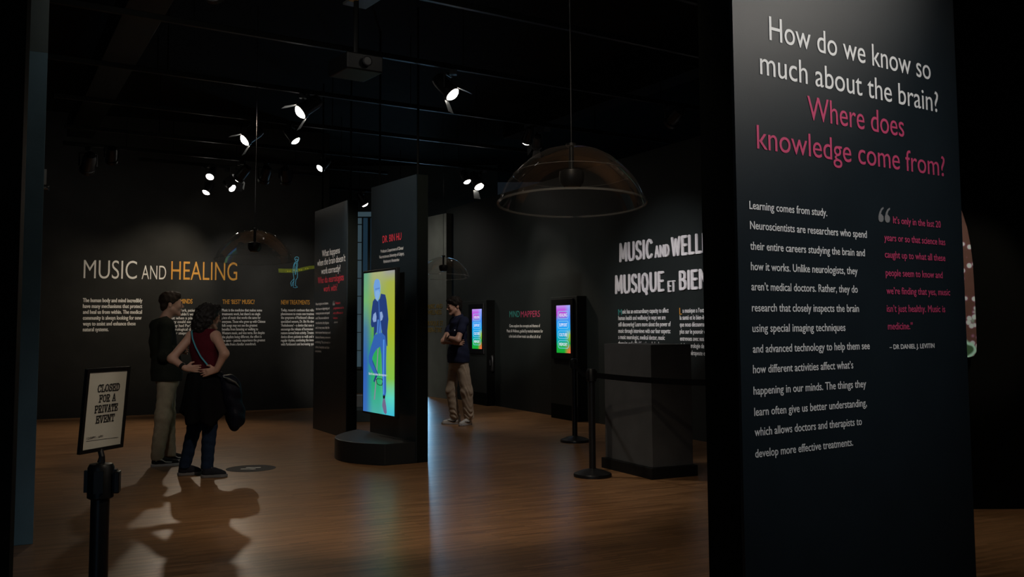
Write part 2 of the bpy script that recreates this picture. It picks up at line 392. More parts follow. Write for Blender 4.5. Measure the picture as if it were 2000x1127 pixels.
# wall lettering: (words, start along wall, end along wall, baseline height, capital height[, words reaching the end])
TEXTS = {
 'panel_white': [
  ('How do we know so', 0.188, 1.197, 2.405, 0.0861),
  ('much about the brain?', 0.134, 1.245, 2.274, 0.0847),
 ],
 'panel_pink': [
  ('Where does', 0.389, 0.992, 2.143, 0.0878),
  ('knowledge come from?', 0.108, 1.275, 2.007, 0.0832),
 ],
 'panel_body': [
  ('Learning comes from study.', 0.061, 0.484, 1.793, 0.0275),
  ('Neuroscientists are researchers who spend', 0.062, 0.721, 1.724, 0.0274),
  ('their entire careers studying the brain and', 0.06, 0.705, 1.653, 0.0273),
  ('how it works. Unlike neurologists, they', 0.061, 0.656, 1.583, 0.0272),
  ('aren’t medical doctors. Rather, they do', 0.061, 0.653, 1.514, 0.0271),
  ('research that closely inspects the brain', 0.061, 0.657, 1.442, 0.027),
  ('using special imaging techniques', 0.061, 0.571, 1.372, 0.0269),
  ('and advanced technology to help them see', 0.061, 0.716, 1.302, 0.0268),
  ('how different activities affect what’s', 0.059, 0.611, 1.233, 0.0267),
  ('happening in our minds. The things they', 0.059, 0.686, 1.161, 0.0266),
  ('learn often give us better understanding,', 0.06, 0.686, 1.09, 0.0265),
  ('which allows doctors and therapists to', 0.06, 0.652, 1.023, 0.0264),
  ('develop more effective treatments.', 0.06, 0.595, 0.951, 0.0263),
 ],
 'panel_quote': [
  ('It’s only in the last 20', 0.896, 1.228, 1.79, 0.0274),
  ('years or so that science has', 0.833, 1.256, 1.719, 0.027),
  ('caught up to what all these', 0.834, 1.251, 1.653, 0.0269),
  ('people seem to know and', 0.835, 1.227, 1.582, 0.0268),
  ('we’re finding that yes, music', 0.836, 1.277, 1.512, 0.0268),
  ('isn’t just healthy. Music is', 0.834, 1.236, 1.443, 0.0267),
  ('medicine.”', 0.837, 1.002, 1.375, 0.0266),
 ],
 'panel_author': [
  ('– DR DANIEL J. LEVITIN', 0.843, 1.148, 1.299, 0.0177),
 ],
 'panel_mark': [
  ('“', 0.805, 0.875, 1.775, 0.06),
 ],
 'n_white': [
  ('What happens', 0.33, 1.093, 2.342, 0.0876),
  ('when the brain doesn’t', 0.111, 1.317, 2.226, 0.0888),
  ('work correctly?', 0.302, 1.124, 2.105, 0.0875),
 ],
 'n_red': [
  ('Who do neurologists', 0.145, 1.263, 1.984, 0.0883),
  ('work with?', 0.414, 1.003, 1.864, 0.0866),
 ],
 'n_body': [
  ('Neurologists are doctors', 0.063, 0.621, 1.692, 0.032),
  ('that focus on diagnosing and', 0.063, 0.68, 1.624, 0.032),
  ('treating the brain and spinal', 0.062, 0.682, 1.563, 0.032),
  ('cord. They use medicine to', 0.062, 0.648, 1.498, 0.032),
  ('treat disorders, they diagnose', 0.061, 0.656, 1.432, 0.032),
  ('and, in many cases, help the', 0.061, 0.68, 1.367, 0.032),
  ('brain recover from injury and', 0.06, 0.719, 1.301, 0.032),
  ('diseases of memory, movement', 0.059, 0.73, 1.237, 0.032),
  ('or thinking. They can work in', 0.059, 0.716, 1.171, 0.032),
  ('clinics, hospitals and labs', 0.058, 0.683, 1.103, 0.032),
  ('everywhere.', 0.058, 0.334, 1.047, 0.032),
 ],
 'n_quote': [
  ('Parkinson’s', 0.922, 1.126, 1.685, 0.032),
  ('progression can be', 0.844, 1.28, 1.622, 0.032),
  ('very different in', 0.846, 1.24, 1.558, 0.032),
  ('everyone.”', 0.845, 1.055, 1.494, 0.032),
 ],
 'n_author': [
  ('– DR. HU', 0.86, 1.026, 1.439, 0.022),
 ],
 'n_mark': [
  ('“', 0.819, 0.878, 1.669, 0.06),
 ],
 'd_red': [
  ('DR. BIN HU', -0.838, -0.354, 2.321, 0.0773),
 ],
 'd_body': [
  ('Professor, Department of Clinical', -0.883, -0.309, 2.213, 0.0344),
  ('Neurosciences University of Calgary,', -0.919, -0.284, 2.152, 0.0345),
  ('Parkinson’s Researcher', -0.806, -0.397, 2.095, 0.0342),
 ],
 'a_white': [
  ('MUSIC', -1.881, -1.095, 2.177, 0.291),
  ('AND', -1.022, -0.649, 2.176, 0.2235),
 ],
 'a_orange': [
  ('HEALING', -0.57, 0.485, 2.176, 0.3018),
 ],
 'a_intro': [
  ('The human body and mind incredibly', -1.879, -1.004, 1.802, 0.0604),
  ('have many mechanisms that protect', -1.877, -1.004, 1.71, 0.0603),
  ('and heal us from within. The medical', -1.874, -1.007, 1.618, 0.0603),
  ('community is always looking for new', -1.872, -1.011, 1.525, 0.0602),
  ('ways to assist and enhance these', -1.87, -1.098, 1.433, 0.0602),
  ('natural systems.', -1.868, -1.498, 1.343, 0.0601),
 ],
 'a_head': [
  ('NEW MINDS', -0.586, -0.229, 1.785, 0.0751),
  ('THE ‘BEST’ MUSIC?', 0.252, 0.778, 1.782, 0.0734),
  ('NEW TREATMENTS', 1.23, 1.719, 1.777, 0.0753),
 ],
 'a_body': [
  ('In New York, patients', -0.58, -0.143, 1.654, 0.0433),
  ('who couldn’t walk.', -0.578, -0.158, 1.591, 0.0433),
  ('But when a piano was played', -0.577, 0.113, 1.528, 0.0433),
  ('they could suddenly move.', -0.576, 0.048, 1.467, 0.0433),
  ('Many had Parkinson’s or a', -0.575, 0.041, 1.404, 0.0432),
  ('neurological disorder and', -0.574, 0.018, 1.343, 0.0432),
  ('their steps were restored.', -0.572, 0.076, 1.281, 0.0432),
  ('Music is the medicine that makes some', 0.247, 0.906, 1.657, 0.0443),
  ('treatments work, but there’s no single', 0.248, 0.877, 1.594, 0.0443),
  ('piece of music that works the same for', 0.249, 0.884, 1.531, 0.0443),
  ('everyone. Those who grew up with Chinese', 0.25, 0.963, 1.466, 0.0442),
  ('folk songs may not see the greatest', 0.251, 0.831, 1.402, 0.0442),
  ('benefits from listening or walking to', 0.252, 0.844, 1.339, 0.0442),
  ('Western music, and vice versa. But despite', 0.253, 0.954, 1.276, 0.0442),
  ('the playlists being different, the effect is', 0.254, 0.904, 1.212, 0.0442),
  ('the same – patients experience the greatest', 0.255, 0.965, 1.152, 0.0441),
  ('benefits from a familiar soundtrack.', 0.256, 0.814, 1.089, 0.0441),
  ('Today, research continues that relies on this', 1.228, 1.805, 1.659, 0.0455, 'Today, research continues that relies'),
  ('phenomenon to create new treatments for', 1.228, 1.806, 1.595, 0.0455, 'phenomenon to create new treatmen'),
  ('the symptoms of Parkinson’s disease. With', 1.229, 1.806, 1.53, 0.0454, 'the symptoms of Parkinson’s disease'),
  ('specialized sensors, Dr. Bin Hu developed', 1.23, 1.807, 1.464, 0.0454, 'specialized sensors, Dr. Bin Hu deve'),
  ('‘Ambulosono’ – a device that uses music to', 1.231, 1.808, 1.398, 0.0454, '‘Ambulosono’ – a device that uses m'),
  ('encourage the release of hormones that', 1.231, 1.808, 1.333, 0.0454, 'encourage the release of hormones t'),
  ('restore normal brain activity. Treatments using the', 1.232, 1.809, 1.269, 0.0453, 'restore normal brain activity. Treatme'),
  ('device allows patients to walk and move at a', 1.233, 1.81, 1.204, 0.0453, 'device allows patients to walk and m'),
  ('regular rhythm, combating the immobility', 1.234, 1.81, 1.142, 0.0453, 'regular rhythm, combating the immo'),
  ('with Parkinson’s and increasing quality of life.', 1.234, 1.811, 1.076, 0.0453, 'with Parkinson’s and increasing qual'),
 ],
 'b_title': [
  ('MUSIC', 3.101, 3.9, 2.254, 0.2651),
  ('AND', 3.959, 4.279, 2.259, 0.1598),
  ('WELLNESS', 4.329, 4.95, 2.25, 0.2497, 'WELL'),
  ('MUSIQUE', 2.978, 4.149, 1.819, 0.2626),
  ('ET', 4.239, 4.393, 1.808, 0.143),
  ('BIEN-ÊTRE', 4.486, 4.935, 1.82, 0.2458, 'BIEI'),
 ],
 'b_body': [
  ('usic has an extraordinary capacity to affect', 3.119, 4.213, 1.55, 0.0575),
  ('human health and wellbeing in ways we are', 3.014, 4.141, 1.462, 0.0578),
  ('still discovering! Learn more about the power of', 3.012, 4.252, 1.375, 0.0578),
  ('music through interviews with our four experts:', 3.01, 4.244, 1.287, 0.0577),
  ('a music neurologist, medical doctor, music', 3.007, 4.117, 1.202, 0.0577),
  ('therapist, and a Blackfoot knowledge keeper.', 3.005, 4.163, 1.116, 0.0577),
  ('a musique a l’extraordinaire capacité d’affecter', 4.514, 4.944, 1.542, 0.0546, 'a musique a l’ext'),
  ('la santé et le bien-être de façons', 4.453, 4.941, 1.456, 0.0548, 'la santé et le bien-ê'),
  ('que nous découvrons encore! Apprenez-en', 4.45, 4.94, 1.371, 0.0548, 'que nous découvro'),
  ('plus sur le pouvoir de la musique grâce aux', 4.447, 4.921, 1.284, 0.0547, 'plus sur le pouvoir'),
  ('entrevues avec nos quatre experts :', 4.451, 4.935, 1.197, 0.0547, 'entrevues avec nos'),
  ('de la neurologie de la musique, médecin,', 4.452, 4.935, 1.111, 0.0546, 'de la neurologie de'),
  ('musicothérapeute et gardien du savoir.', 4.454, 4.949, 1.024, 0.0546, 'musicothérapeute e'),
 ],
 'b_drop_teal': [
  ('M', 3.013, 3.104, 1.531, 0.0776),
 ],
 'b_drop_orange': [
  ('L', 4.447, 4.502, 1.52, 0.0829),
 ],
 'b_mind': [
  ('MIND', -0.464, -0.073, 1.536, 0.1018),
 ],
 'b_mappers': [
  ('MAPPERS', -0.027, 0.662, 1.531, 0.1002),
 ],
 'b_small': [
  ('Come explore the concepts and themes of', -0.47, 0.663, 1.366, 0.0486),
  ('Music & Wellness, guided by musical mentors for', -0.573, 0.76, 1.28, 0.0489),
  ('a fun look at how music can affect all of us!', -0.485, 0.679, 1.192, 0.0486),
 ],
 'gold': [
  ('MUSIC AND', -0.804, -0.156, 1.736, 0.0869),
  ('WELLNESS', -0.771, -0.196, 1.619, 0.0867),
  ('MUSIQUE ET', -0.826, -0.133, 1.404, 0.0868),
  ('BIEN-ÊTRE', -0.803, -0.186, 1.272, 0.0866),
 ],
}
SCREEN_SHAPES = {
 'head': [(0.374, 0.938), (0.414, 0.948), (0.449, 0.951), (0.499, 0.946), (0.535, 0.936), (0.562, 0.897), (0.56, 0.854), (0.532, 0.817), (0.475, 0.79), (0.408, 0.807), (0.371, 0.834), (0.341, 0.9)],
 'jacket': [(0.383, 0.812), (0.318, 0.791), (0.273, 0.714), (0.254, 0.626), (0.286, 0.605), (0.357, 0.608), (0.351, 0.54), (0.449, 0.574), (0.469, 0.66), (0.567, 0.661), (0.622, 0.565), (0.72, 0.545), (0.768, 0.473), (0.791, 0.478), (0.785, 0.578), (0.818, 0.662), (0.796, 0.715), (0.753, 0.799), (0.717, 0.834), (0.58, 0.843), (0.548, 0.811), (0.475, 0.787)],
 'shirt': [(0.435, 0.79), (0.548, 0.806), (0.621, 0.661), (0.598, 0.565), (0.44, 0.563), (0.419, 0.66)],
 'hand': [(0.34, 0.698), (0.415, 0.714), (0.442, 0.682), (0.434, 0.647), (0.344, 0.642), (0.312, 0.665)],
 'hand2': [(0.549, 0.712), (0.618, 0.716), (0.654, 0.682), (0.621, 0.656), (0.563, 0.65)],
 'jeans': [(0.361, 0.551), (0.598, 0.57), (0.735, 0.545), (0.758, 0.472), (0.746, 0.368), (0.754, 0.16), (0.736, 0.133), (0.65, 0.13), (0.628, 0.259), (0.598, 0.416), (0.555, 0.469), (0.458, 0.454), (0.36, 0.422), (0.302, 0.388), (0.314, 0.356), (0.418, 0.305), (0.495, 0.265), (0.421, 0.263), (0.319, 0.292), (0.186, 0.353), (0.183, 0.396), (0.255, 0.463), (0.328, 0.518)],
 'calf': [(0.196, 0.364), (0.302, 0.377), (0.417, 0.316), (0.51, 0.271), (0.471, 0.262), (0.375, 0.213), (0.344, 0.223), (0.411, 0.268)],
 'sock': [(0.65, 0.13), (0.727, 0.133), (0.714, 0.109), (0.657, 0.107)],
 'boot': [(0.657, 0.109), (0.719, 0.112), (0.76, 0.057), (0.777, 0.017), (0.74, 0.002), (0.682, 0.017), (0.631, 0.061)],
 'stool': [(0.477, 0.467), (0.506, 0.468), (0.456, 0.264), (0.393, 0.094), (0.358, 0.092), (0.421, 0.263)],
 'ring': [(0.423, 0.236), (0.472, 0.246), (0.619, 0.246), (0.658, 0.229), (0.622, 0.198), (0.525, 0.197), (0.45, 0.206)],
}

WALKER = {
 'head': [(1.489, 2.6), (1.47, 2.596), (1.457, 2.583), (1.451, 2.561), (1.464, 2.54), (1.477, 2.515), (1.502, 2.515), (1.515, 2.541), (1.519, 2.56), (1.519, 2.585), (1.505, 2.597), (1.489, 2.6)],
 'ear': [(1.467, 2.546), (1.483, 2.56), (1.501, 2.553), (1.497, 2.531), (1.486, 2.518)],
 'back': [(1.477, 2.515), (1.452, 2.498), (1.437, 2.463), (1.426, 2.388), (1.429, 2.313), (1.437, 2.263), (1.444, 2.212), (1.438, 2.162), (1.437, 2.112)],
 'front': [(1.493, 2.512), (1.5, 2.496), (1.503, 2.452), (1.493, 2.408), (1.499, 2.352), (1.503, 2.301), (1.5, 2.238), (1.475, 2.2), (1.47, 2.138), (1.469, 2.1)],
 'arm': [(1.484, 2.496), (1.458, 2.486), (1.443, 2.445), (1.459, 2.433), (1.453, 2.376), (1.46, 2.326), (1.464, 2.288), (1.474, 2.301), (1.474, 2.351), (1.484, 2.427), (1.484, 2.496)],
 'rear': [(1.441, 2.219), (1.412, 2.187), (1.393, 2.162), (1.387, 2.146), (1.401, 2.09), (1.416, 2.099), (1.414, 2.143), (1.431, 2.162), (1.448, 2.178)],
 'foot': [(1.437, 2.112), (1.435, 2.069), (1.469, 2.065), (1.508, 2.075), (1.494, 2.089), (1.469, 2.1)],
 'bandup': [(1.172, 2.392), (1.334, 2.392), (1.428, 2.394), (1.522, 2.402), (1.617, 2.43), (1.712, 2.45), (1.827, 2.461)],
 'bandlo': [(1.179, 2.321), (1.335, 2.32), (1.429, 2.322), (1.523, 2.339), (1.618, 2.363), (1.713, 2.387), (1.828, 2.405)],
 'dots': [(1.335, 2.348), (1.372, 2.349), (1.441, 2.366), (1.485, 2.358), (1.535, 2.374), (1.57, 2.375), (1.643, 2.398), (1.681, 2.401)],
}

# ------------------------------------------------------------------ the setting
bm = bmesh.new(); add_box(bm, (0, 9.5, -0.05), (22, 27, 0.10)); floor = struct(finish(bm, 'floor', M['floor']))
bm = bmesh.new(); add_box(bm, (0, 9.5, 4.85), (22, 27, 0.10)); ceiling = struct(finish(bm, 'ceiling', M['ceiling']))
bm = bmesh.new(); BACK.box(bm, -6.0, 2.05, 0, 4.8, -0.2, 0); wall_back = struct(finish(bm, 'wall_back', M['wall']))
bm = bmesh.new(); RIGHT.box(bm, -3.34, 9.55, 0, 3.69, -0.2, 0); wall_right = struct(finish(bm, 'wall_right', M['wall_right']))
bm = bmesh.new(); FAR.box(bm, -0.80, 0.0, 0, 3.58, -0.12, 0); wall_far = struct(finish(bm, 'wall_far', M['wall_far']))
SIDE = Wall((2.9, 7.44), 0.0, 1)
bm = bmesh.new(); SIDE.box(bm, 0, 7.0, 0, 4.8, -0.2, 0); wall_side = struct(finish(bm, 'wall_side', M['side_wall']))
# the end wall with its two tall windows, seen only through the gaps between the panels
END = Wall((-6.5, 20.5), 0.0, 1)
bm = bmesh.new()
for u0, u1, v0, v1 in ((0, 3.15, 0, 4.8), (4.1, 4.45, 0, 4.8), (4.85, 6.2, 0, 4.8), (3.15, 4.1, 0, 0.5), (3.15, 4.1, 3.82, 4.8), (4.45, 4.85, 3.5, 4.8)):
    END.box(bm, u0, u1, v0, v1, -0.2, 0)
wall_end = struct(finish(bm, 'wall_end', M['bluegrey']))
def window(name, u0, u1, v0, v1, pane, bars, cols):
    w = bpy.data.objects.new(name, None); COL.objects.link(w); w.location = END.at((u0 + u1) / 2, v0, 0); struct(w)
    b = bmesh.new(); t = 0.06
    END.box(b, u0, u0 + t, v0, v1, -0.12, 0.03); END.box(b, u1 - t, u1, v0, v1, -0.12, 0.03)
    END.box(b, u0 + t, u1 - t, v1 - 0.12, v1, -0.12, 0.03); END.box(b, u0 + t, u1 - t, v0, v0 + 0.05, -0.12, 0.03)
    for i in range(1, cols): END.box(b, u0 + (u1 - u0) * i / cols - 0.02, u0 + (u1 - u0) * i / cols + 0.02, v0 + 0.05, v1 - 0.12, -0.1, 0.01)
    for i in range(1, bars): END.box(b, u0 + t, u1 - t, v0 + (v1 - v0) * i / bars - 0.012, v0 + (v1 - v0) * i / bars + 0.012, -0.1, 0.0)
    keep_world(finish(b, 'window_frame', M['frame_pale']), w)
    b = bmesh.new(); END.box(b, u0 + t, u1 - t, v0 + 0.05, v1 - 0.12, -0.08, -0.06)
    keep_world(finish(b, 'window_pane', pane), w)
    return w
win1 = bpy.data.objects.new('window_1', None); COL.objects.link(win1); win1.location = END.at(3.6, 0.5); struct(win1)
b = bmesh.new()
for q in ((3.15, 3.20, 0.5, 3.82), (3.325, 3.345, 0.5, 3.69), (4.05, 4.1, 0.5, 3.82), (3.2, 4.05, 3.69, 3.71), (3.2, 4.05, 0.5, 0.55)): END.box(b, *q, -0.12, 0.02)
for k in range(1, 9): END.box(b, 3.2, 3.325, 0.5 + k * 0.38, 0.515 + k * 0.38, -0.12, 0.0)
keep_world(finish(b, 'window_frame', M['bluegrey']), win1)
for q, m_ in (((3.2, 4.05, 3.71, 3.82), 'pale_glow'), ((3.2, 3.325, 0.55, 3.69), 'pale_glow'), ((3.345, 3.44, 0.55, 3.69), 'dusk'), ((3.50, 4.05, 0.55, 3.69), 'dusk')):  # the top piece is the lintel, its daylight put into the glow
    b = bmesh.new(); END.box(b, *q, -0.08, -0.06); keep_world(finish(b, 'window_pane', M[m_]), win1)
b = bmesh.new(); END.box(b, 3.44, 3.50, 0.55, 3.69, -0.09, -0.05); keep_world(finish(b, 'window_bar', M['bluegrey']), win1)
win2 = window('window_2', 4.45, 4.85, 0.0, 1.75, M['daylight'], 1, 1)
win3 = window('window_3', 4.45, 4.85, 1.75, 3.5, M['dim_day'], 1, 1)

# lettering on the back wall
lettering('title_lettering', BACK, TEXTS['a_white'], M['white_text'], wall_back, weight=-0.006, res=5)
lettering('title_lettering', BACK, TEXTS['a_orange'], M['orange_text'], wall_back, weight=-0.005, res=5)
lettering('intro_lettering', BACK, TEXTS['a_intro'], M['white_text'], wall_back, weight=0.035)
lettering('heading_lettering', BACK, TEXTS['a_head'], M['orange_text'], wall_back, weight=0.012)
lettering('column_lettering', BACK, TEXTS['a_body'], M['white_text'], wall_back, weight=0.022, res=2)
# the walking figure and its wave band, painted on the back wall
M['walker'] = mat('cyan_line_vinyl', (0.12, 0.50, 0.72), 0.6)
M['band'] = mat('green_band_vinyl', (0.11, 0.16, 0.010), 0.6, noise=0.25, nscale=30)
M['band_dot'] = mat('yellow_dot_vinyl', (0.55, 0.55, 0.03), 0.6)
bm = bmesh.new()
up, lo = WALKER['bandup'], WALKER['bandlo']
for (a, b, c, d) in zip(up, up[1:], lo[1:], lo):
    bm.faces.new([bm.verts.new(BACK.at(p[0], p[1], 0.0015)) for p in (a, b, c, d)])
keep_world(finish(bm, 'wave_band', M['band']), wall_back)
bm = bmesh.new()
for k in ('head', 'ear', 'back', 'front', 'arm', 'rear', 'foot'):
    add_tube(bm, [BACK.at(u, v, 0.003) for u, v in WALKER[k]], 0.0055, 5)
keep_world(finish(bm, 'walking_figure', M['walker']), wall_back)
bm = bmesh.new()
for u, v in WALKER['dots']:
    f = [BACK.at(u + 0.012 * math.cos(a * PI / 4), v + 0.012 * math.sin(a * PI / 4), 0.004) for a in range(8)]
    bm.faces.new([bm.verts.new(p) for p in f])
for q in (0.25, 0.5, 0.75):
    add_tube(bm, [BACK.at(a[0] + (b[0] - a[0]) * q, a[1] + (b[1] - a[1]) * q, 0.002) for a, b in zip(up, lo)], 0.0016, 4)
keep_world(finish(bm, 'wave_marks', M['band_dot']), wall_back)

# lettering on the right wall
ROUND = {'M': (1.15, [[(0, 0), (.06, 1), (.5, .16), (.94, 1), (1, 0)]]), 'U': (.9, [[(0, 1), (0, .3), (.08, .1), (.28, 0), (.72, 0), (.92, .1), (1, .3), (1, 1)]]),
 'S': (.8, [[(.95, .84), (.78, .97), (.5, 1), (.2, .95), (.03, .78), (.12, .6), (.45, .5), (.85, .4), (1, .22), (.85, .05), (.5, 0), (.2, .03), (0, .16)]]),
 'I': (.0, [[(.5, 0), (.5, 1)]]), 'C': (.85, [[(1, .84), (.8, .97), (.55, 1), (.25, .93), (.06, .72), (0, .5), (.06, .28), (.25, .07), (.55, 0), (.8, .03), (1, .16)]]),
 'A': (.95, [[(0, 0), (.5, 1), (1, 0)], [(.18, .33), (.82, .33)]]), 'N': (.95, [[(0, 0), (0, 1), (1, 0), (1, 1)]]),
 'D': (.9, [[(0, 0), (0, 1), (.45, 1), (.8, .88), (1, .5), (.8, .12), (.45, 0), (0, 0)]]), 'W': (1.35, [[(0, 1), (.24, 0), (.5, .9), (.76, 0), (1, 1)]]),
 'E': (.7, [[(1, 1), (0, 1), (0, 0), (1, 0)], [(0, .52), (.88, .52)]]), 'L': (.68, [[(0, 1), (0, 0), (1, 0)]]),
 'Q': (1.0, [[(.5, 1), (.18, .9), (0, .5), (.18, .1), (.5, 0), (.82, .1), (1, .5), (.82, .9), (.5, 1)], [(.6, .12), (.78, -.16)]]),
 'T': (.75, [[(0, 1), (1, 1)], [(.5, 1), (.5, 0)]]), 'B': (.82, [[(0, 0), (0, 1), (.6, 1), (.88, .9), (.88, .64), (.6, .54), (0, .54)], [(.6, .54), (.95, .42), (1, .25), (.9, .07), (.6, 0), (0, 0)]]),
 'R': (.82, [[(0, 0), (0, 1), (.65, 1), (.95, .88), (.95, .58), (.65, .46), (0, .46)], [(.55, .46), (1, 0)]]),
 '\u00ca': (.7, [[(1, 1), (0, 1), (0, 0), (1, 0)], [(0, .52), (.88, .52)], [(.2, 1.18), (.5, 1.32), (.8, 1.18)]]), '-': (.45, [[(0, .42), (1, .42)]])}
def rounded_letters(name, wall, rows, m, parent, w0, w1):
    # raised letters cut from board with round-ended strokes
    b = bmesh.new()
    for row in rows:
        word, u0, u1, v, cap = row[:5]
        r = .064 * cap * (1.12 if len(row) > 5 else 1); lift = 0; ws = [ROUND[c][0] * .5 + .0 for c in word]; gap = .27
        fit = row[5] if len(row) > 5 else word
        nat = sum(ROUND[c][0] * .5 for c in fit) + gap * (len(fit) - 1); k = (u1 - u0 - 2 * r) / nat; x = 0
        for c, wd in zip(word, ws):
            for line in ROUND[c][1]:
                P_ = [(u0 + r + (x + p[0] * wd) * k if wd else u0 + r + x * k, v + r + p[1] * (cap - 2 * r)) for p in line]
                for (ax, ay), (bx_, by_) in zip(P_, P_[1:]):
                    a0 = math.atan2(by_ - ay, bx_ - ax)
                    out = [(bx_ + r * math.cos(a0 - PI / 2 + PI * q / 6), by_ + r * math.sin(a0 - PI / 2 + PI * q / 6)) for q in range(7)]
                    out += [(ax + r * math.cos(a0 + PI / 2 + PI * q / 6), ay + r * math.sin(a0 + PI / 2 + PI * q / 6)) for q in range(7)]
                    lift = (lift + 1) % 9; top_ = w1 + lift * 0.0004
                    add_prism(b, out, lambda p: wall.at(p[0], p[1], w0), lambda p: wall.at(p[0], p[1], top_))
            x += wd + gap
    return keep_world(finish(b, name, m, tri=True), parent)
rounded_letters('raised_title', RIGHT, TEXTS['b_title'], M['white_letter'], wall_right, 0.012, 0.030)
lettering('column_lettering', RIGHT, TEXTS['b_body'], M['white_text'], wall_right, weight=0.028)
lettering('initial_letter', RIGHT, TEXTS['b_drop_teal'], M['teal_text'], wall_right)
lettering('initial_letter', RIGHT, TEXTS['b_drop_orange'], M['orange_text'], wall_right)
lettering('heading_lettering', RIGHT, TEXTS['b_mind'], M['teal_text'], wall_right)
lettering('heading_lettering', RIGHT, TEXTS['b_mappers'], M['pink_text'], wall_right)
lettering('column_lettering', RIGHT, TEXTS['b_small'], M['white_text'], wall_right, weight=0.02, res=2)
lettering('gold_lettering', FAR, TEXTS['gold'], M['gold'], wall_far, w=0.004, extrude=0.002)

# blue painted wall end and black jamb at the left
bm = bmesh.new()
c, s_ = math.cos(0.5), math.sin(0.5)
LEFT = Wall((-3.233, 6.383), 0.487, 1)
LEFT.box(bm, -0.02, 0.125, 0, 3.25, -2.2, 0); wall_left = struct(finish(bm, 'wall_left', M['blue'], bevel=0.004))
bm = bmesh.new(); LEFT.box(bm, -0.02, 0.125, 3.25, 4.8, -2.2, 0.0); keep_world(finish(bm, 'wall_header', M['bluegrey']), wall_left)
bm = bmesh.new(); JAMB = Wall((-2.76, 4.95), 0.35, 1)
JAMB.box(bm, -1.6, 0.22, 0, 4.8, -0.16, 0); struct(finish(bm, 'trim_1', M['panel_edge'], bevel=0.003))
hk = thing('wall_bracket', 'small pale bracket with a round knob high on the blue wall end', 'bracket', LEFT.at(0.125, 2.33, -0.03))
b = bmesh.new(); LEFT.box(b, 0.125, 0.14, 2.36, 2.46, -0.05, -0.01); keep_world(finish(b, 'plate', M['pale_box']), hk)
b = bmesh.new(); add_tube(b, [LEFT.at(0.125, 2.335, -0.03), LEFT.at(0.15, 2.335, -0.03), LEFT.at(0.16, 2.335, -0.03)], [0.008, 0.008, 0.018], 12)
keep_world(finish(b, 'knob', M['chrome'], smooth='auto'), hk)

# ------------------------------------------------------------------ ceiling grid
def bar(name, p, heading, l0, l1, w, h, z, m):
    b = bmesh.new(); W = Wall(p, heading, 1)
    W.box(b, l0, l1, z, z + h, -w / 2, w / 2); return finish(b, name, m, bevel=0.004)
TRACKS = [(-0.1, 1.2, 7.0), (1.2, 1.2, 7.0), (2.1, 2.0, 8.0), (5.4, 0.2, 8.0), (6.5, 0.2, 8.0), (8.15, 1.0, 9.0), (9.9, 1.2, 9.5), (11.55, 1.8, 8.4), (13.25, 2.2, 9.2), (14.5, 2.4, 7.4), (15.3, 3.6, 6.6), (16.63, 6.6, 9.2)]
TDIR, TPERP = Vector((math.cos(0.6), math.sin(0.6), 0)), Vector((-math.sin(0.6), math.cos(0.6), 0))
for i, (c_, l0, l1) in enumerate(TRACKS):
    p = TPERP * c_
    t = bar('lighting_track', p, 0.60, l0, l1, 0.045, 0.05, 3.93, M['truss'])
    order = ['nearest', 'second', 'third', 'fourth', 'fifth', 'sixth', 'seventh', 'eighth', 'ninth', 'tenth', 'eleventh', 'twelfth', 'farthest'][i]
    tag(t, 'black lighting track under the ceiling, %s from the camera' % order, 'track', 'lighting tracks')
    W = Wall(p, 0.60, 1)
    for q in range(3):
        rods = bmesh.new()
        c0 = W.at(l0 + (l1 - l0) * (q + 0.5) / 3, 0); add_tube(rods, [(c0.x, c0.y, 3.97), (c0.x, c0.y, 4.8)], 0.006, 6)
        keep_world(finish(rods, 'hanger_rod', M['truss']), t)
for i, (p, l0, l1, w) in enumerate([((-2.9, 7.87), -5, 7.5, 0.35), ((3.6, 8.2), -8, 7.5, 0.3)]):
    t = bar('trim_%d' % (i + 2), p, 2.07, l0, l1, w, 0.3, 4.25, M['truss']); struct(t)

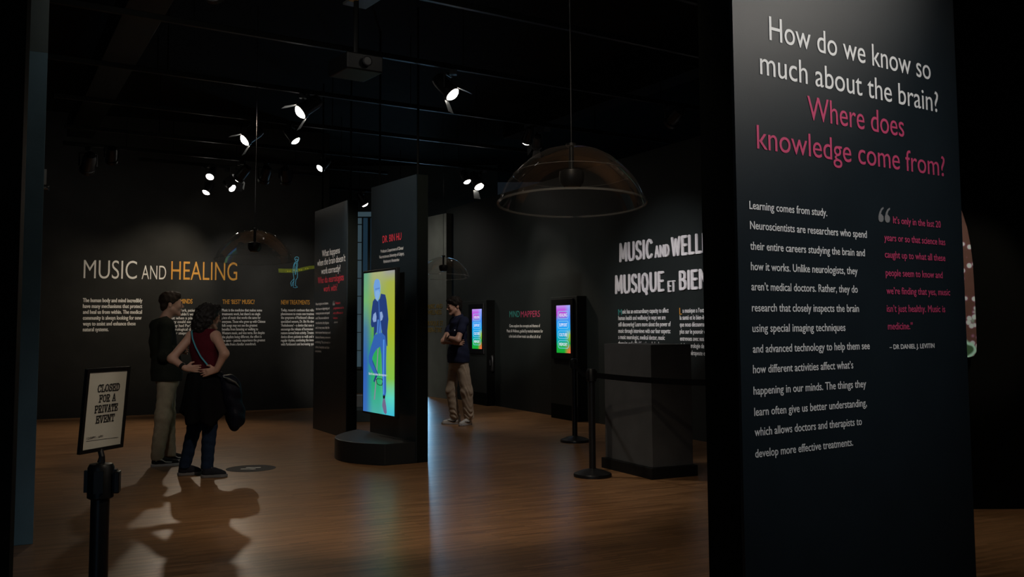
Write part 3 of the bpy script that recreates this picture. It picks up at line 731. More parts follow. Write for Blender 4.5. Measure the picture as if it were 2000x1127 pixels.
# ------------------------------------------------------------------ track spotlights
def spotlight(x, y, z, aim, size=1.0, doors=True, power=0.0, cone=50, color=(1, 0.86, 0.68), label='', blend=0.6, lit_lens=True, top=3.93, group='track spotlights'):
    t = thing('track_spotlight', label, 'spotlight', (x, y, z), 0, group)
    R = 0.062 * size; Ln = 0.20 * size
    d = Vector(aim) - Vector((x, y, z)); d.normalize()
    Q = d.to_track_quat('-Z', 'Y').to_matrix().to_4x4()
    b = bmesh.new()
    add_lathe(b, [(R * 0.35, Ln * 0.75), (R * 0.8, Ln * 0.7), (R * 0.95, Ln * 0.5), (R * 0.95, -Ln * 0.12), (R * 1.12, -Ln * 0.14), (R * 1.12, -Ln * 0.3), (R * 0.98, -Ln * 0.3), (R * 0.98, -Ln * 0.16)], 24, M4=Q)
    finish(b, 'body', M['black_metal'], t, smooth='auto')
    b = bmesh.new(); add_lathe(b, [(R * 0.04, -Ln * 0.44), (R * 0.45, -Ln * 0.42), (R * 0.78, -Ln * 0.36), (R * 0.96, -Ln * 0.28), (R * 0.96, -Ln * 0.16)], 24, M4=Q)
    finish(b, 'lens', M['lens'] if lit_lens else M['dead_lens'], t, smooth=True)
    if doors:
        for k in (range(4) if doors != 2 else (1, 3)):
            b = bmesh.new(); a = k * PI / 2
            ca, sa = math.cos(a), math.sin(a)
            f = lambda r, s2, z2: Q @ Vector((ca * r - sa * s2, sa * r + ca * s2, z2))
            wd = R * (0.95 if k % 2 == 0 else 0.7)
            o1 = [(R * 1.1, -wd, -Ln * 0.30), (R * 1.1, wd, -Ln * 0.30), (R * 1.75, wd * 1.35, -Ln * 0.78), (R * 1.75, -wd * 1.35, -Ln * 0.78)]
            vs = [b.verts.new(f(*p)) for p in o1] + [b.verts.new(f(p[0] + 0.003, p[1], p[2] - 0.002)) for p in o1]
            for q in ((3, 2, 1, 0), (4, 5, 6, 7), (0, 1, 5, 4), (1, 2, 6, 5), (2, 3, 7, 6), (3, 0, 4, 7)): b.faces.new([vs[i] for i in q])
            finish(b, 'barn_door', M['flap'], t)
    b = bmesh.new()
    side = d.cross(Vector((0, 0, 1))); side = side.normalized() if side.length > 1e-3 else Vector((1, 0, 0))
    p1 = side * R * 1.25; hz = R * 1.9
    add_tube(b, [p1, p1 + Vector((0, 0, hz)), -p1 + Vector((0, 0, hz)), -p1], 0.009 * size, 6)
    finish(b, 'yoke', M['black_metal'], t)
    off = min(TRACKS, key=lambda q: abs(q[0] - Vector((x, y, 0)).dot(TPERP)))[0] - Vector((x, y, 0)).dot(TPERP)
    b = bmesh.new(); add_tube(b, [(0, 0, hz), (0, 0, top - z - 0.02), TPERP * off + Vector((0, 0, top - z - 0.015))], 0.014, 8); add_box(b, TPERP * off + Vector((0, 0, top - z - 0.028)), (0.07, 0.07, 0.05))
    finish(b, 'clamp', M['black_metal'], t)
    if power > 0:
        ld = bpy.data.lights.new('beam', 'SPOT'); ld.energy = power; ld.color = color
        ld.spot_size = math.radians(cone); ld.spot_blend = blend; ld.shadow_soft_size = 0.05 * size
        lo_ = bpy.data.objects.new('beam', ld); COL.objects.link(lo_); lo_.parent = t
        lo_.location = d * (Ln * 0.55); lo_.rotation_euler = d.to_track_quat('-Z', 'Y').to_euler()
    return t
def bk(u, v): p = BACK.at(u, v); return (p.x, p.y, p.z)
def rt(u, v): p = RIGHT.at(u, v); return (p.x, p.y, p.z)
def pl(u, v): p = PANEL.at(u, v); return (p.x, p.y, p.z)
def dr(u, v): p = DOCTOR.at(u, v); return (p.x, p.y, p.z)
def qu(u, v): p = QUERY.at(u, v); return (p.x, p.y, p.z)
WARM = (1.0, 0.84, 0.64); NEUT = (1.0, 0.92, 0.82)
spotlight(-2.223, 10.376, 3.75, (-4.3, 9.2, 1.9), 1.3, 2, 60, 60, WARM, 'lit spotlight with open barn doors, highest and nearest of the left cluster')
spotlight(-3.258, 11.955, 3.75, (-5.3, 10.7, 1.9), 1.25, 2, 60, 60, WARM, 'lit spotlight with barn doors just above the left listening dome')
spotlight(-2.720, 11.971, 3.75, (-1.0, 11.85, 1.5), 1.0, False, 60, 60, NEUT, 'lit spotlight without doors beside the barn-door lamp, turned towards the screen panel')
spotlight(-2.776, 14.156, 3.75, (-4.6, 12.4, 1.25), 1.0, False, 70, 60, WARM, 'lit round spotlight above the panel standing behind the video screen')
spotlight(-4.650, 14.914, 3.75, (-5.0, 12.0, 0.65), 1.0, False, 170, 100, WARM, 'lit round spotlight, upper of the left pair above the title text')
spotlight(-4.880, 15.500, 3.60, (-5.9, 14.2, 1.0), 1.0, False, 20, 50, WARM, 'lit round spotlight, lower of the left pair above the title text')
spotlight(-4.460, 15.300, 3.62, (-2.6, 14.2, 2.0), 1.0, False, 20, 40, NEUT, 'narrow lit spotlight seen edge-on right of the left pair')
spotlight(-0.630, 9.566, 3.75, (1.6, 8.8, 1.2), 1.25, 2, 100, 55, NEUT, 'lit spotlight with barn doors high in the middle of the ceiling')
spotlight(-0.569, 15.944, 3.75, (0.7, 14.9, 1.4), 1.4, 2, 14, 60, NEUT, 'far lit spotlight with barn doors left of the big dome')
spotlight(-0.733, 15.487, 3.75, (0.6, 14.6, 0.6), 1.0, False, 80, 60, WARM, 'small lit spotlight edge-on beside the far barn-door lamp')
spotlight(-2.807, 18.238, 3.75, (-1.45, 19.0, 1.3), 1.2, False, 62, 140, NEUT, 'farthest lit spotlight, between the two middle panels', blend=1.0)
spotlight(0.202, 12.126, 3.75, (-0.8, 13.95, 0.7), 1.0, False, 120, 44, NEUT, 'half-seen lit spotlight above and left of the big dome cable', blend=0.9)
spotlight(0.331, 12.500, 3.75, rt(-0.45, 1.35), 1.0, True, 90, 50, NEUT, 'dark-backed spotlight beside the big dome cable, turned to the wall', blend=1.0)
spotlight(-5.942, 13.515, 3.66, bk(-2.2, 2.0), 1.5, False, 6, 50, WARM, 'dark-backed spotlight farthest left under the ceiling')
spotlight(-5.549, 13.361, 3.75, bk(-1.6, 1.6), 1.2, False, 26, 50, WARM, 'dark-backed spotlight second from the left under the ceiling')
spotlight(-4.150, 14.800, 3.72, bk(-0.8, 2.1), 1.3, True, 155, 54, WARM, 'square-looking dark spotlight at the dome cable, turned to the title wall', blend=1.0)
spotlight(-3.850, 15.020, 3.72, bk(0.35, 1.95), 1.3, False, 80, 54, NEUT, 'round dark spotlight at the dome cable, turned to the title wall', blend=1.0)
spotlight(-3.551, 15.156, 3.72, bk(1.5, 1.9), 1.3, False, 62, 54, NEUT, 'dark spotlight right of the dome cable, turned to the walking figure', blend=1.0)
spotlight(1.859, 11.012, 3.75, (1.2, 13.0, 2.9), 1.3, False, 0, 80, NEUT, 'unlit spotlight at the right, above the raised white title', lit_lens=False)
# unseen fixtures above and beside the frame, most added to brighten what they face
spotlight(2.35, 1.55, 3.78, pl(0.45, 2.1), 1.2, False, 195, 54, (1.0, 0.97, 0.95), 'spotlight above the frame lighting the big question panel', blend=1.0)
spotlight(3.50, 5.10, 3.78, (3.50, 7.3, 1.7), 1.2, False, 210, 22, WARM, 'spotlight behind the big question panel lighting the brain board')
spotlight(-0.60, 6.00, 3.78, (-0.9, 8.2, 0.0), 1.2, False, 190, 70, WARM, 'unseen spotlight added above the frame to brighten the middle of the wood floor')  # added for the floor's brightness, fixture unseen
spotlight(-2.70, 6.10, 3.78, dr(-0.22, 2.62), 1.2, False, 760, 25, NEUT, 'unseen spotlight added above the frame to brighten the red name on the screen panel', blend=0.9)  # added because the visible lamps leave the red name dark
spotlight(-2.10, 6.70, 3.78, qu(0.65, 2.1), 1.2, False, 1700, 16, NEUT, 'unseen spotlight added outside the frame to brighten the panel behind the video screen', blend=0.9)  # invented source that lifts the dim panel text
spotlight(1.20, 2.30, 3.78, (-1.43, 3.45, 1.1), 1.1, False, 95, 18, WARM, 'spotlight above the frame lighting the closed sign', blend=0.8)
spotlight(4.60, 2.90, 3.78, pl(0.25, 2.75), 1.2, False, 90, 30, NEUT, 'spotlight far right above the frame grazing the top of the big question panel', blend=1.0)
spotlight(-2.10, 5.30, 3.78, (-3.35, 9.8, 1.2), 1.2, False, 140, 24, NEUT, 'unseen fill spotlight added above the frame for the two standing visitors', blend=1.0)  # added fill, placed so the woman does not shade the man
spotlight(4.60, 5.60, 3.78, (4.3, 6.3, 0.0), 1.2, False, 70, 60, WARM, 'unseen spotlight added far right to brighten the floor beside the big question panel', blend=0.8)  # put in to raise the floor tone at the right edge
spotlight(-1.30, 6.20, 3.78, rt(4.15, 1.85), 1.2, False, 1500, 21, (1.0, 0.96, 0.97), 'unseen spotlight added above the frame to brighten the raised white title', blend=1.0)  # added frontal light that evens out the letter faces
spotlight(-0.20, 6.60, 3.78, rt(-0.1, 1.55), 1.2, False, 2400, 13, NEUT, 'unseen spotlight added above the frame to brighten the small teal and pink heading', blend=1.0)  # invented frontal beam, keeps the wall around the heading even
spotlight(0.10, 3.30, 3.78, (0.2, 5.6, 0.0), 1.2, False, 100, 84, WARM, 'unseen spotlight added above the camera to brighten the nearest wood floor', blend=1.0)  # put in to lift the dark foreground floor


# ------------------------------------------------------------------ listening domes
def dome(x, y, zrim, label):
    t = thing('listening_dome', label, 'dome speaker', (x, y, zrim), 0, 'clear listening domes')
    t.rotation_euler = (math.radians(-4.0), 0, math.atan2(-x, y))
    prof = [(0.02, 0.315), (0.09, 0.306), (0.16, 0.284), (0.225, 0.248), (0.28, 0.200), (0.318, 0.158), (0.345, 0.125), (0.368, 0.088), (0.386, 0.045), (0.400, 0.0)]
    b = bmesh.new(); add_lathe(b, prof, 64, cap0=False, cap1=False)
    finish(b, 'shell', M['clear'], t, smooth=True)
    b = bmesh.new(); add_lathe(b, [(0.398, -0.004), (0.408, -0.004), (0.408, 0.006), (0.398, 0.006), (0.398, -0.004)], 64, cap0=False, cap1=False)
    finish(b, 'rim', M['clear_edge'], t, smooth='auto')
    b = bmesh.new(); add_lathe(b, [(0.3185, 0.158), (0.3205, 0.159), (0.3205, 0.161), (0.3185, 0.160), (0.3185, 0.158)], 64, cap0=False, cap1=False)
    finish(b, 'seam', M['clear_edge'], t, smooth='auto')
    b = bmesh.new(); add_lathe(b, [(0.012, 0.085), (0.045, 0.090), (0.064, 0.115), (0.069, 0.150), (0.066, 0.178), (0.05, 0.185), (0.016, 0.187)], 32)
    finish(b, 'speaker', M['black_plastic'], t, smooth='auto')
    b = bmesh.new(); add_lathe(b, [(0.014, 0.187), (0.014, 0.318), (0.03, 0.320), (0.03, 0.334), (0.008, 0.340)], 16)
    finish(b, 'stem', M['black_plastic'], t, smooth='auto')
    b = bmesh.new(); tp = t.matrix_basis @ Vector((0, 0, 0.335)); add_tube(b, [tp, (tp.x, tp.y, 4.8)], 0.0035, 6)
    keep_world(finish(b, 'cable', M['black_metal']), t)
    return t
dome(0.327, 5.25, 2.056, 'large clear acrylic listening dome hanging nearest, beside the big question panel')
dome(-2.68, 10.1, 2.091, 'clear acrylic listening dome hanging above the two standing visitors')
dome(-1.068, 15.1, 2.153, 'small distant clear listening dome hanging above the man in the polo shirt')

# ------------------------------------------------------------------ standing panels
def panel(wall, u0, u1, h, th, label):
    base = wall.at((u0 + u1) / 2, 0, -th / 2)
    t = thing('display_panel', label, 'display panel', base)
    b = bmesh.new(); wall.box(b, u0, u1, 0, h, -0.012, 0); keep_world(finish(b, 'face_board', M['panel']), t)
    b = bmesh.new(); wall.box(b, u0 + 0.004, u1 - 0.004, 0, h, -th, -0.012); keep_world(finish(b, 'core', M['panel_edge']), t)
    return t
pn = panel(PANEL, 0.0, 1.392, 3.0, 0.165, 'tall black text panel nearest the camera asking how we know about the brain')
lettering('question_lettering', PANEL, TEXTS['panel_white'], M['white_text'], pn, weight=0.002, res=6)
lettering('question_lettering', PANEL, TEXTS['panel_pink'], M['pink_text'], pn, weight=0.002, res=6)
lettering('body_lettering', PANEL, TEXTS['panel_body'], M['white_text'], pn, weight=0.016, cap_fix=0.0272)
lettering('quote_lettering', PANEL, TEXTS['panel_quote'], M['pink_text'], pn, weight=0.022, cap_fix=0.0268)
lettering('author_lettering', PANEL, TEXTS['panel_author'], M['white_text'], pn, weight=0.03)
def quote_mark(wall, u, v, k, parent):
    b = bmesh.new()
    for q in (0, 1):
        uc = u + q * 0.042 * k
        out = [(0.034, 0.060), (0.020, 0.054), (0.008, 0.040), (0.0, 0.022), (0.0, 0.010), (0.006, 0.002), (0.017, 0.0), (0.028, 0.003), (0.034, 0.013), (0.032, 0.024), (0.022, 0.031), (0.017, 0.032), (0.024, 0.046), (0.036, 0.054)]
        b.faces.new([b.verts.new(wall.at(uc + x * k, v + y * k, 0.002)) for x, y in out])
    keep_world(finish(b, 'quote_mark', M['grey_text'], tri=True), parent)
quote_mark(PANEL, 0.80, 1.79, 1.0, pn)
pq = panel(QUERY, -0.03, 1.379, 3.0, 0.143, 'black text panel standing behind the video screen, asking what happens in the brain')
lettering('question_lettering', QUERY, TEXTS['n_white'], M['white_text'], pq, weight=0.004)
lettering('question_lettering', QUERY, TEXTS['n_red'], M['red_text'], pq, weight=0.004)
lettering('body_lettering', QUERY, TEXTS['n_body'], M['white_text'], pq, weight=0.0, res=2)
lettering('quote_lettering', QUERY, TEXTS['n_quote'], M['red_text'], pq, weight=0.0, res=2)
lettering('author_lettering', QUERY, TEXTS['n_author'], M['white_text'], pq, res=2)
quote_mark(QUERY, TEXTS['n_mark'][0][1], TEXTS['n_mark'][0][3], 1.1, pq)
pd = panel(DOCTOR, -1.16, 0.0, 2.98, 0.140, 'black panel with red name lettering standing on a rounded plinth')
lettering('name_lettering', DOCTOR, TEXTS['d_red'], M['red_text'], pd, weight=0.004)
lettering('title_lettering', DOCTOR, TEXTS['d_body'], M['white_text'], pd, weight=0.004, res=2)
b = bmesh.new()
arc = [(0.0, 0.0), (0.0, 0.345)]
for k in range(1, 24):
    a = k / 24; arc.append((-1.50 * a, 0.345 * (1 - a) + 4 * a * (1 - a) * 0.40))
arc += [(-1.50, 0.0)]
add_prism(b, arc, lambda p: DOCTOR.at(p[0], 0.0, p[1] + 0.001), lambda p: DOCTOR.at(p[0], 0.215, p[1] + 0.001))
keep_world(finish(b, 'plinth', M['plinth'], bevel=0.006, tri=True), pd)
for u in (-1.08, -0.1):
    b = bmesh.new(); c0 = DOCTOR.at(u, 0, -0.07); add_tube(b, [(c0.x, c0.y, 2.95), (c0.x, c0.y, 4.8)], 0.012, 8)
    keep_world(finish(b, 'support_pole', M['side_wall']), pd)
for u in (0.1, 1.3):
    b = bmesh.new(); c0 = QUERY.at(u, 0, -0.07); add_tube(b, [(c0.x, c0.y, 2.95), (c0.x, c0.y, 4.8)], 0.012, 8)
    keep_world(finish(b, 'support_pole', M['side_wall']), pq)

# ------------------------------------------------------------------ screens
def flat_shape(name, wall, pts, w, m, parent):
    b = bmesh.new(); b.faces.new([b.verts.new(wall.at(p[0], p[1], w)) for p in pts])
    return keep_world(finish(b, name, m, tri=True), parent)
vs = thing('video_screen', 'tall lit video screen of a seated man, mounted on the black panel', 'screen', DOCTOR.at(-0.66, 0.44, 0.07))
b = bmesh.new(); DOCTOR.box(b, -1.085, -0.205, 0.44, 2.015, 0.085, 0.128); keep_world(finish(b, 'housing', M['black_plastic'], bevel=0.006), vs)
b = bmesh.new(); DOCTOR.box(b, -0.85, -0.42, 0.9, 1.5, 0.0, 0.085); keep_world(finish(b, 'wall_mount', M['black_metal']), vs)
SU0, SU1, SV0, SV1 = -1.055, -0.240, 0.462, 1.987
pic = keep_world(DOCTOR.quad('display', SU0, SU1, SV0, SV1, 0.130, M['big_screen']), vs)
tones = {'head': (108, 156, 216), 'jacket': (34, 58, 116), 'shirt': (72, 118, 190), 'hand': (135, 160, 205), 'hand2': (135, 160, 205), 'jeans': (48, 96, 172), 'calf': (34, 62, 120), 'sock': (15, 15, 25), 'boot': (110, 100, 135), 'stool': (130, 130, 150), 'ring': (26, 60, 50)}
for i, k in enumerate(('stool', 'ring', 'calf', 'jeans', 'sock', 'boot', 'shirt', 'jacket', 'head', 'hand', 'hand2')):
    pts = SCREEN_SHAPES[k]
    if k == 'ring':
        n = len(pts); cx = sum(p[0] for p in pts) / n; cy = sum(p[1] for p in pts) / n
        b = bmesh.new()
        o1 = [b.verts.new(DOCTOR.at(SU0 + p[0] * (SU1 - SU0), SV0 + p[1] * (SV1 - SV0), 0.131)) for p in pts]
        o2 = [b.verts.new(DOCTOR.at(SU0 + (cx + (p[0] - cx) * 0.8) * (SU1 - SU0), SV0 + (cy + (p[1] - cy) * 0.8) * (SV1 - SV0), 0.131)) for p in pts]
        for q in range(n): b.faces.new((o1[q], o1[(q + 1) % n], o2[(q + 1) % n], o2[q]))
        keep_world(finish(b, 'picture_stool', lit('picture_ring', tones[k])), pic)
        continue
    nm = {'stool': 'picture_stool', 'hand2': 'picture_hand', 'calf': 'picture_leg', 'jeans': 'picture_trousers'}.get(k, 'picture_' + k)
    flat_shape(nm, DOCTOR, [(SU0 + p[0] * (SU1 - SU0), SV0 + p[1] * (SV1 - SV0)) for p in pts], 0.1305 + 0.0004 * i, lit(nm + '_tone', tones[k]), pic)
for (pts, tone, nm) in (([(0.40, 0.86), (0.50, 0.87), (0.545, 0.85), (0.52, 0.825), (0.475, 0.795), (0.415, 0.81)], (128, 172, 220), 'picture_beard'),
                        ([(0.40, 0.882), (0.55, 0.888), (0.55, 0.878), (0.40, 0.872)], (88, 130, 196), 'picture_brow'),
                        ([(0.50, 0.79), (0.53, 0.80), (0.57, 0.66), (0.52, 0.56), (0.49, 0.56), (0.53, 0.66)], (50, 88, 160), 'picture_placket'),
                        ([(0.66, 0.52), (0.70, 0.52), (0.69, 0.30), (0.70, 0.14), (0.67, 0.14), (0.66, 0.30)], (80, 140, 220), 'picture_crease')):
    flat_shape(nm, DOCTOR, [(SU0 + p[0] * (SU1 - SU0), SV0 + p[1] * (SV1 - SV0)) for p in pts], 0.136, lit(nm, tone), pic)
cap_ = lettering('caption_lettering', DOCTOR, [('But it’s not about the response', SU0 + 0.21 * 0.815, SU0 + 0.77 * 0.815, SV0 + 0.266 * 1.525, 0.026)], lit('caption_white', (205, 215, 225)), None, w=0.138, res=2, weight=0.01)
keep_world(cap_, pic)

def rounded(cx, cy, w, h, r, n=6):
    out = []
    for qx, qy, a0 in ((1, 1, 0), (-1, 1, 90), (-1, -1, 180), (1, -1, 270)):
        for k in range(n + 1):
            a = math.radians(a0 + 90 * k / n)
            out.append((cx + qx * (w / 2 - r) + r * math.cos(a), cy + qy * (h / 2 - r) + r * math.sin(a)))
    return out
def kiosk(u0, u1, h, fu0, fu1, label, slabel, glabel):
    t = thing('kiosk', label, 'kiosk', RIGHT.at((u0 + u1) / 2, 0, 0.08), 0, 'screen kiosks on the right wall')
    b = bmesh.new(); RIGHT.box(b, u0, u1, 0.0, h, 0.001, 0.16); keep_world(finish(b, 'housing', M['wall_right'], bevel=0.004), t)
    b = bmesh.new(); RIGHT.box(b, u0 + 0.01, u1 - 0.01, 0.005, 0.22, 0.16, 0.163); keep_world(finish(b, 'kick_board', M['panel_edge']), t)
    b = bmesh.new(); RIGHT.box(b, u1, u1 + 0.004, 0.0, h, 0.001, 0.16); keep_world(finish(b, 'side_board', M['side_wall']), t)
    s = thing('touch_screen', slabel, 'screen', RIGHT.at((fu0 + fu1) / 2, 0.9, 0.165), 0, 'menu screens')
    b = bmesh.new(); RIGHT.box(b, fu0, fu1, 0.90, 1.785, 0.16, 0.19); keep_world(finish(b, 'bezel', M['black_plastic'], bevel=0.004), s)
    mu = (fu0 + fu1) / 2 + 0.05; hw = 0.213
    d = keep_world(RIGHT.quad('display', mu - hw, mu + hw, 0.985, 1.69, 0.191, M['kiosk_screen']), s)
    for word, v in (('HEALING', 1.546), ('SUPPORT', 1.400), ('CULTURE', 1.255), ('MEMORY', 1.111)):
        w_, h_ = 0.335, 0.118
        b = bmesh.new()
        o1 = [b.verts.new(RIGHT.at(x, y, 0.1925)) for x, y in rounded(mu, v, w_, h_, 0.05)]
        o2 = [b.verts.new(RIGHT.at(x, y, 0.1925)) for x, y in rounded(mu, v, w_ - 0.022, h_ - 0.016, 0.044)]
        n = len(o1)
        for q in range(n): b.faces.new((o1[q], o1[(q + 1) % n], o2[(q + 1) % n], o2[q]))
        keep_world(finish(b, 'menu_button', lit('menu_outline', (130, 205, 235))), d)
        keep_world(lettering('menu_lettering', RIGHT, [(word, mu - 0.125, mu + 0.125, v - 0.024, 0.048)], lit('menu_white', (215, 225, 245)), None, w=0.193, weight=0.02, res=2), d)
    return t
kiosk(-2.10, -1.068, 1.84, -1.79, -1.135, 'charcoal screen kiosk built against the right wall beside the man in the polo', 'lit menu screen on the kiosk beside the man in the polo shirt', '')
kiosk(1.31, 2.137, 1.82, 1.395, 2.06, 'charcoal screen kiosk built against the right wall behind the rear stanchion', 'lit menu screen behind the rear stanchion, right of the pink lettering', '')
hs = thing('audio_handset', 'small black handset hanging on the side of the far kiosk', 'handset', RIGHT.at(-1.062, 0.62, 0.08))
b = bmesh.new(); RIGHT.box(b, -1.064, -1.02, 0.70, 0.80, 0.05, 0.12); keep_world(finish(b, 'cradle', M['black_plastic'], bevel=0.005), hs)
b = bmesh.new()
add_tube(b, [RIGHT.at(-1.00, 0.86, 0.085), RIGHT.at(-0.985, 0.84, 0.085), RIGHT.at(-0.98, 0.74, 0.085), RIGHT.at(-0.985, 0.64, 0.085), RIGHT.at(-1.0, 0.62, 0.085)], [0.036, 0.034, 0.02, 0.032, 0.036], 12)
keep_world(finish(b, 'receiver', M['black_plastic'], smooth='auto'), hs)
b = bmesh.new(); add_tube(b, [RIGHT.at(-1.018, 0.755, 0.125), RIGHT.at(-1.018, 0.755, 0.135)], 0.012, 10); keep_world(finish(b, 'chrome_stud', M['chrome']), hs)

# ------------------------------------------------------------------ pedestal, low bench, floor sticker, brain board
pe = thing('pedestal', 'dark grey box pedestal with a black base behind the belt barrier', 'pedestal', (1.25, 9.5, 0), -1.12)
PED = Wall((1.265, 8.951), -1.12, 1)
b = bmesh.new(); PED.box(b, -0.82, 0.0, 0.10, 1.205, -0.45, 0.0); keep_world(finish(b, 'body', M['grey_box'], bevel=0.004), pe)
b = bmesh.new(); PED.box(b, -0.85, 0.03, 0.0, 0.10, -0.48, 0.03); keep_world(finish(b, 'base', M['pedestal_base'], bevel=0.004), pe)
b = bmesh.new(); PED.box(b, -0.82, 0.0, 1.205, 1.213, -0.45, 0.0); keep_world(finish(b, 'top', M['grey_box']), pe)

lb = thing('low_bench', 'low grey bench with a pale end, glimpsed between the two middle panels', 'bench', (-2.25, 14.6, 0))
b = bmesh.new(); add_box(b, (-2.25, 14.75, 0.085), (0.70, 0.7, 0.17)); keep_world(finish(b, 'base', M['bluegrey'], bevel=0.006), lb)
b = bmesh.new(); add_box(b, (-2.33, 15.0, 0.26), (0.34, 0.15, 0.18)); keep_world(finish(b, 'pale_end', M['pale_box'], bevel=0.006), lb)  # pale colour stands in for daylight on a plinth beyond

st = thing('floor_sticker', 'round grey floor sticker with white footprints beside the woman', 'sticker', (-2.598, 9.767, 0))
b = bmesh.new(); add_lathe(b, [(0.24, 0.0005), (0.24, 0.0018)], 48); finish(b, 'disc', M['sticker'], st)
def foot_outline(cx, cy, k):
    return [(cx + k * x, cy + k * y) for x, y in ((-0.5, -0.10), (-0.42, -0.16), (-0.25, -0.15), (0.05, -0.10), (0.3, -0.17), (0.45, -0.12), (0.5, 0.0), (0.45, 0.12), (0.3, 0.15), (0.05, 0.09), (-0.25, 0.14), (-0.42, 0.13), (-0.5, 0.08))]
for cy in (-0.045, 0.045):
    b = bmesh.new(); b.faces.new([b.verts.new((x, y, 0.0024)) for x, y in foot_outline(0.0 + cy * 0.3, cy, 0.15)])
    finish(b, 'footprint', M['sticker_mark'], st, tri=True)

def brain_material():
    m = bpy.data.materials.new('brain_print'); m.use_nodes = True
    nt = m.node_tree; b = nt.nodes['Principled BSDF']; L = nt.links.new
    tc = nt.nodes.new('ShaderNodeTexCoord')
    v = nt.nodes.new('ShaderNodeTexVoronoi'); v.inputs['Scale'].default_value = 15.0; v.inputs['Randomness'].default_value = 1.0
    L(tc.outputs['Object'], v.inputs['Vector'])
    r = ramp(nt, v.outputs['Distance'], [(0.0, (0.55, 0.72, 0.72, 1)), (0.27, (0.45, 0.55, 0.62, 1)), (0.33, (0.20, 0.07, 0.16, 1)), (0.40, (0.085, 0.035, 0.028, 1)), (1.0, (0.075, 0.030, 0.024, 1))])
    n = nt.nodes.new('ShaderNodeTexNoise'); n.inputs['Scale'].default_value = 3.2; n.inputs['Detail'].default_value = 2
    L(tc.outputs['Object'], n.inputs['Vector'])
    band = ramp(nt, n.outputs['Fac'], [(0.0, (0, 0, 0, 1)), (0.55, (0, 0, 0, 1)), (0.58, (1, 1, 1, 1)), (1.0, (1, 1, 1, 1))])
    edge = ramp(nt, n.outputs['Fac'], [(0.0, (0.02, 0.10, 0.045, 1)), (0.55, (0.40, 0.75, 0.68, 1)), (0.60, (0.40, 0.75, 0.68, 1)), (0.625, (0.035, 0.11, 0.05, 1)), (1.0, (0.03, 0.10, 0.05, 1))])
    L(mixc(nt, band, r, edge), b.inputs['Base Color'])
    b.inputs['Roughness'].default_value = 0.6
    return m
BR = Wall((2.985, 7.34), 0.0, 1)
out = [(-0.35, 1.30), (-0.30, 1.17), (-0.22, 1.140), (0.44, 1.140), (0.478, 1.150), (0.497, 1.18), (0.502, 1.24), (0.503, 1.45), (0.501, 1.65), (0.497, 1.85), (0.485, 1.99), (0.465, 2.12), (0.432, 2.24), (0.37, 2.36), (0.26, 2.46), (0.12, 2.51), (-0.05, 2.50), (-0.2, 2.42), (-0.33, 2.27), (-0.40, 2.05), (-0.42, 1.80), (-0.40, 1.5)]
b = bmesh.new(); add_prism(b, out, lambda p: BR.at(p[0], p[1], -0.08), lambda p: BR.at(p[0], p[1], 0.0))
bo = finish(b, 'brain_board', brain_material(), tri=True)
tag(bo, 'brain-shaped printed board behind the big panel, brown with pale spots', 'display board')

# ------------------------------------------------------------------ belt stanchions
def stanchion(x, y, label, top=0.985, cassette=True, rz=0.0):
    t = thing('stanchion', label, 'stanchion', (x, y, 0), rz, 'belt stanchions')
    b = bmesh.new(); add_lathe(b, [(0.175, 0.0), (0.177, 0.02), (0.172, 0.03), (0.10, 0.058), (0.045, 0.07), (0.034, 0.075)], 48)
    finish(b, 'base', M['black_metal'], t, smooth='auto')
    b = bmesh.new(); add_lathe(b, [(0.0315, 0.07), (0.0315, top - 0.085)], 24); finish(b, 'post', M['black_metal'], t, smooth='auto')
    b = bmesh.new(); add_lathe(b, [(0.036, top - 0.12), (0.044, top - 0.115), (0.044, top - 0.012), (0.038, top), (0.02, top + 0.003)], 28)
    for a in range(4): add_box(b, (0, 0, 0), (1, 1, 1), Matrix.Translation((0.046 * math.cos(a * PI / 2), 0.046 * math.sin(a * PI / 2), top - 0.058)) @ Matrix.Rotation(a * PI / 2, 4, 'Z') @ Matrix.Diagonal((0.014, 0.03, 0.075, 1)))
    finish(b, 'belt_head', M['black_plastic'], t, smooth='auto')
    return t
S1, S2, S3 = Vector((0.735, 9.14, 0)), Vector((0.742, 11.81, 0)), Vector((1.85, 7.75, 0))
stanchion(S1.x, S1.y, 'black belt stanchion standing just left of the grey pedestal', 0.99, rz=0.6)
stanchion(S2.x, S2.y, 'black belt stanchion behind, in front of the nearer lit kiosk', 0.99, rz=0.2)
stanchion(S3.x, S3.y, 'black belt stanchion hidden behind the big question panel', 0.99, rz=0.6)
def belt(a, c, sag, label):
    b = bmesh.new(); n = 14; d = (c - a).normalized(); p0 = a + d * 0.057; p1 = c - d * 0.057
    nn = Vector((-d.y, d.x, 0)) * 0.001; rows = []
    for i in range(n + 1):
        f = i / n; p = p0.lerp(p1, f); z = 0.932 - sag * 4 * f * (1 - f)
        rows.append([b.verts.new(p + Vector((0, 0, z + h)) + s * nn) for s, h in ((-1, -0.025), (-1, 0.025), (1, 0.025), (1, -0.025))])
    for r0, r1 in zip(rows, rows[1:]):
        for k in range(4): b.faces.new((r0[k], r0[(k + 1) % 4], r1[(k + 1) % 4], r1[k]))
    b.faces.new(rows[0][::-1]); b.faces.new(rows[-1])
    tag(finish(b, 'barrier_belt', M['belt']), label, 'belt', 'barrier belts')
belt(S1, S3, 0.02, 'black barrier belt stretched across the front of the grey pedestal')
belt(S2, S1, 0.05, 'black barrier belt running between the two visible stanchions')

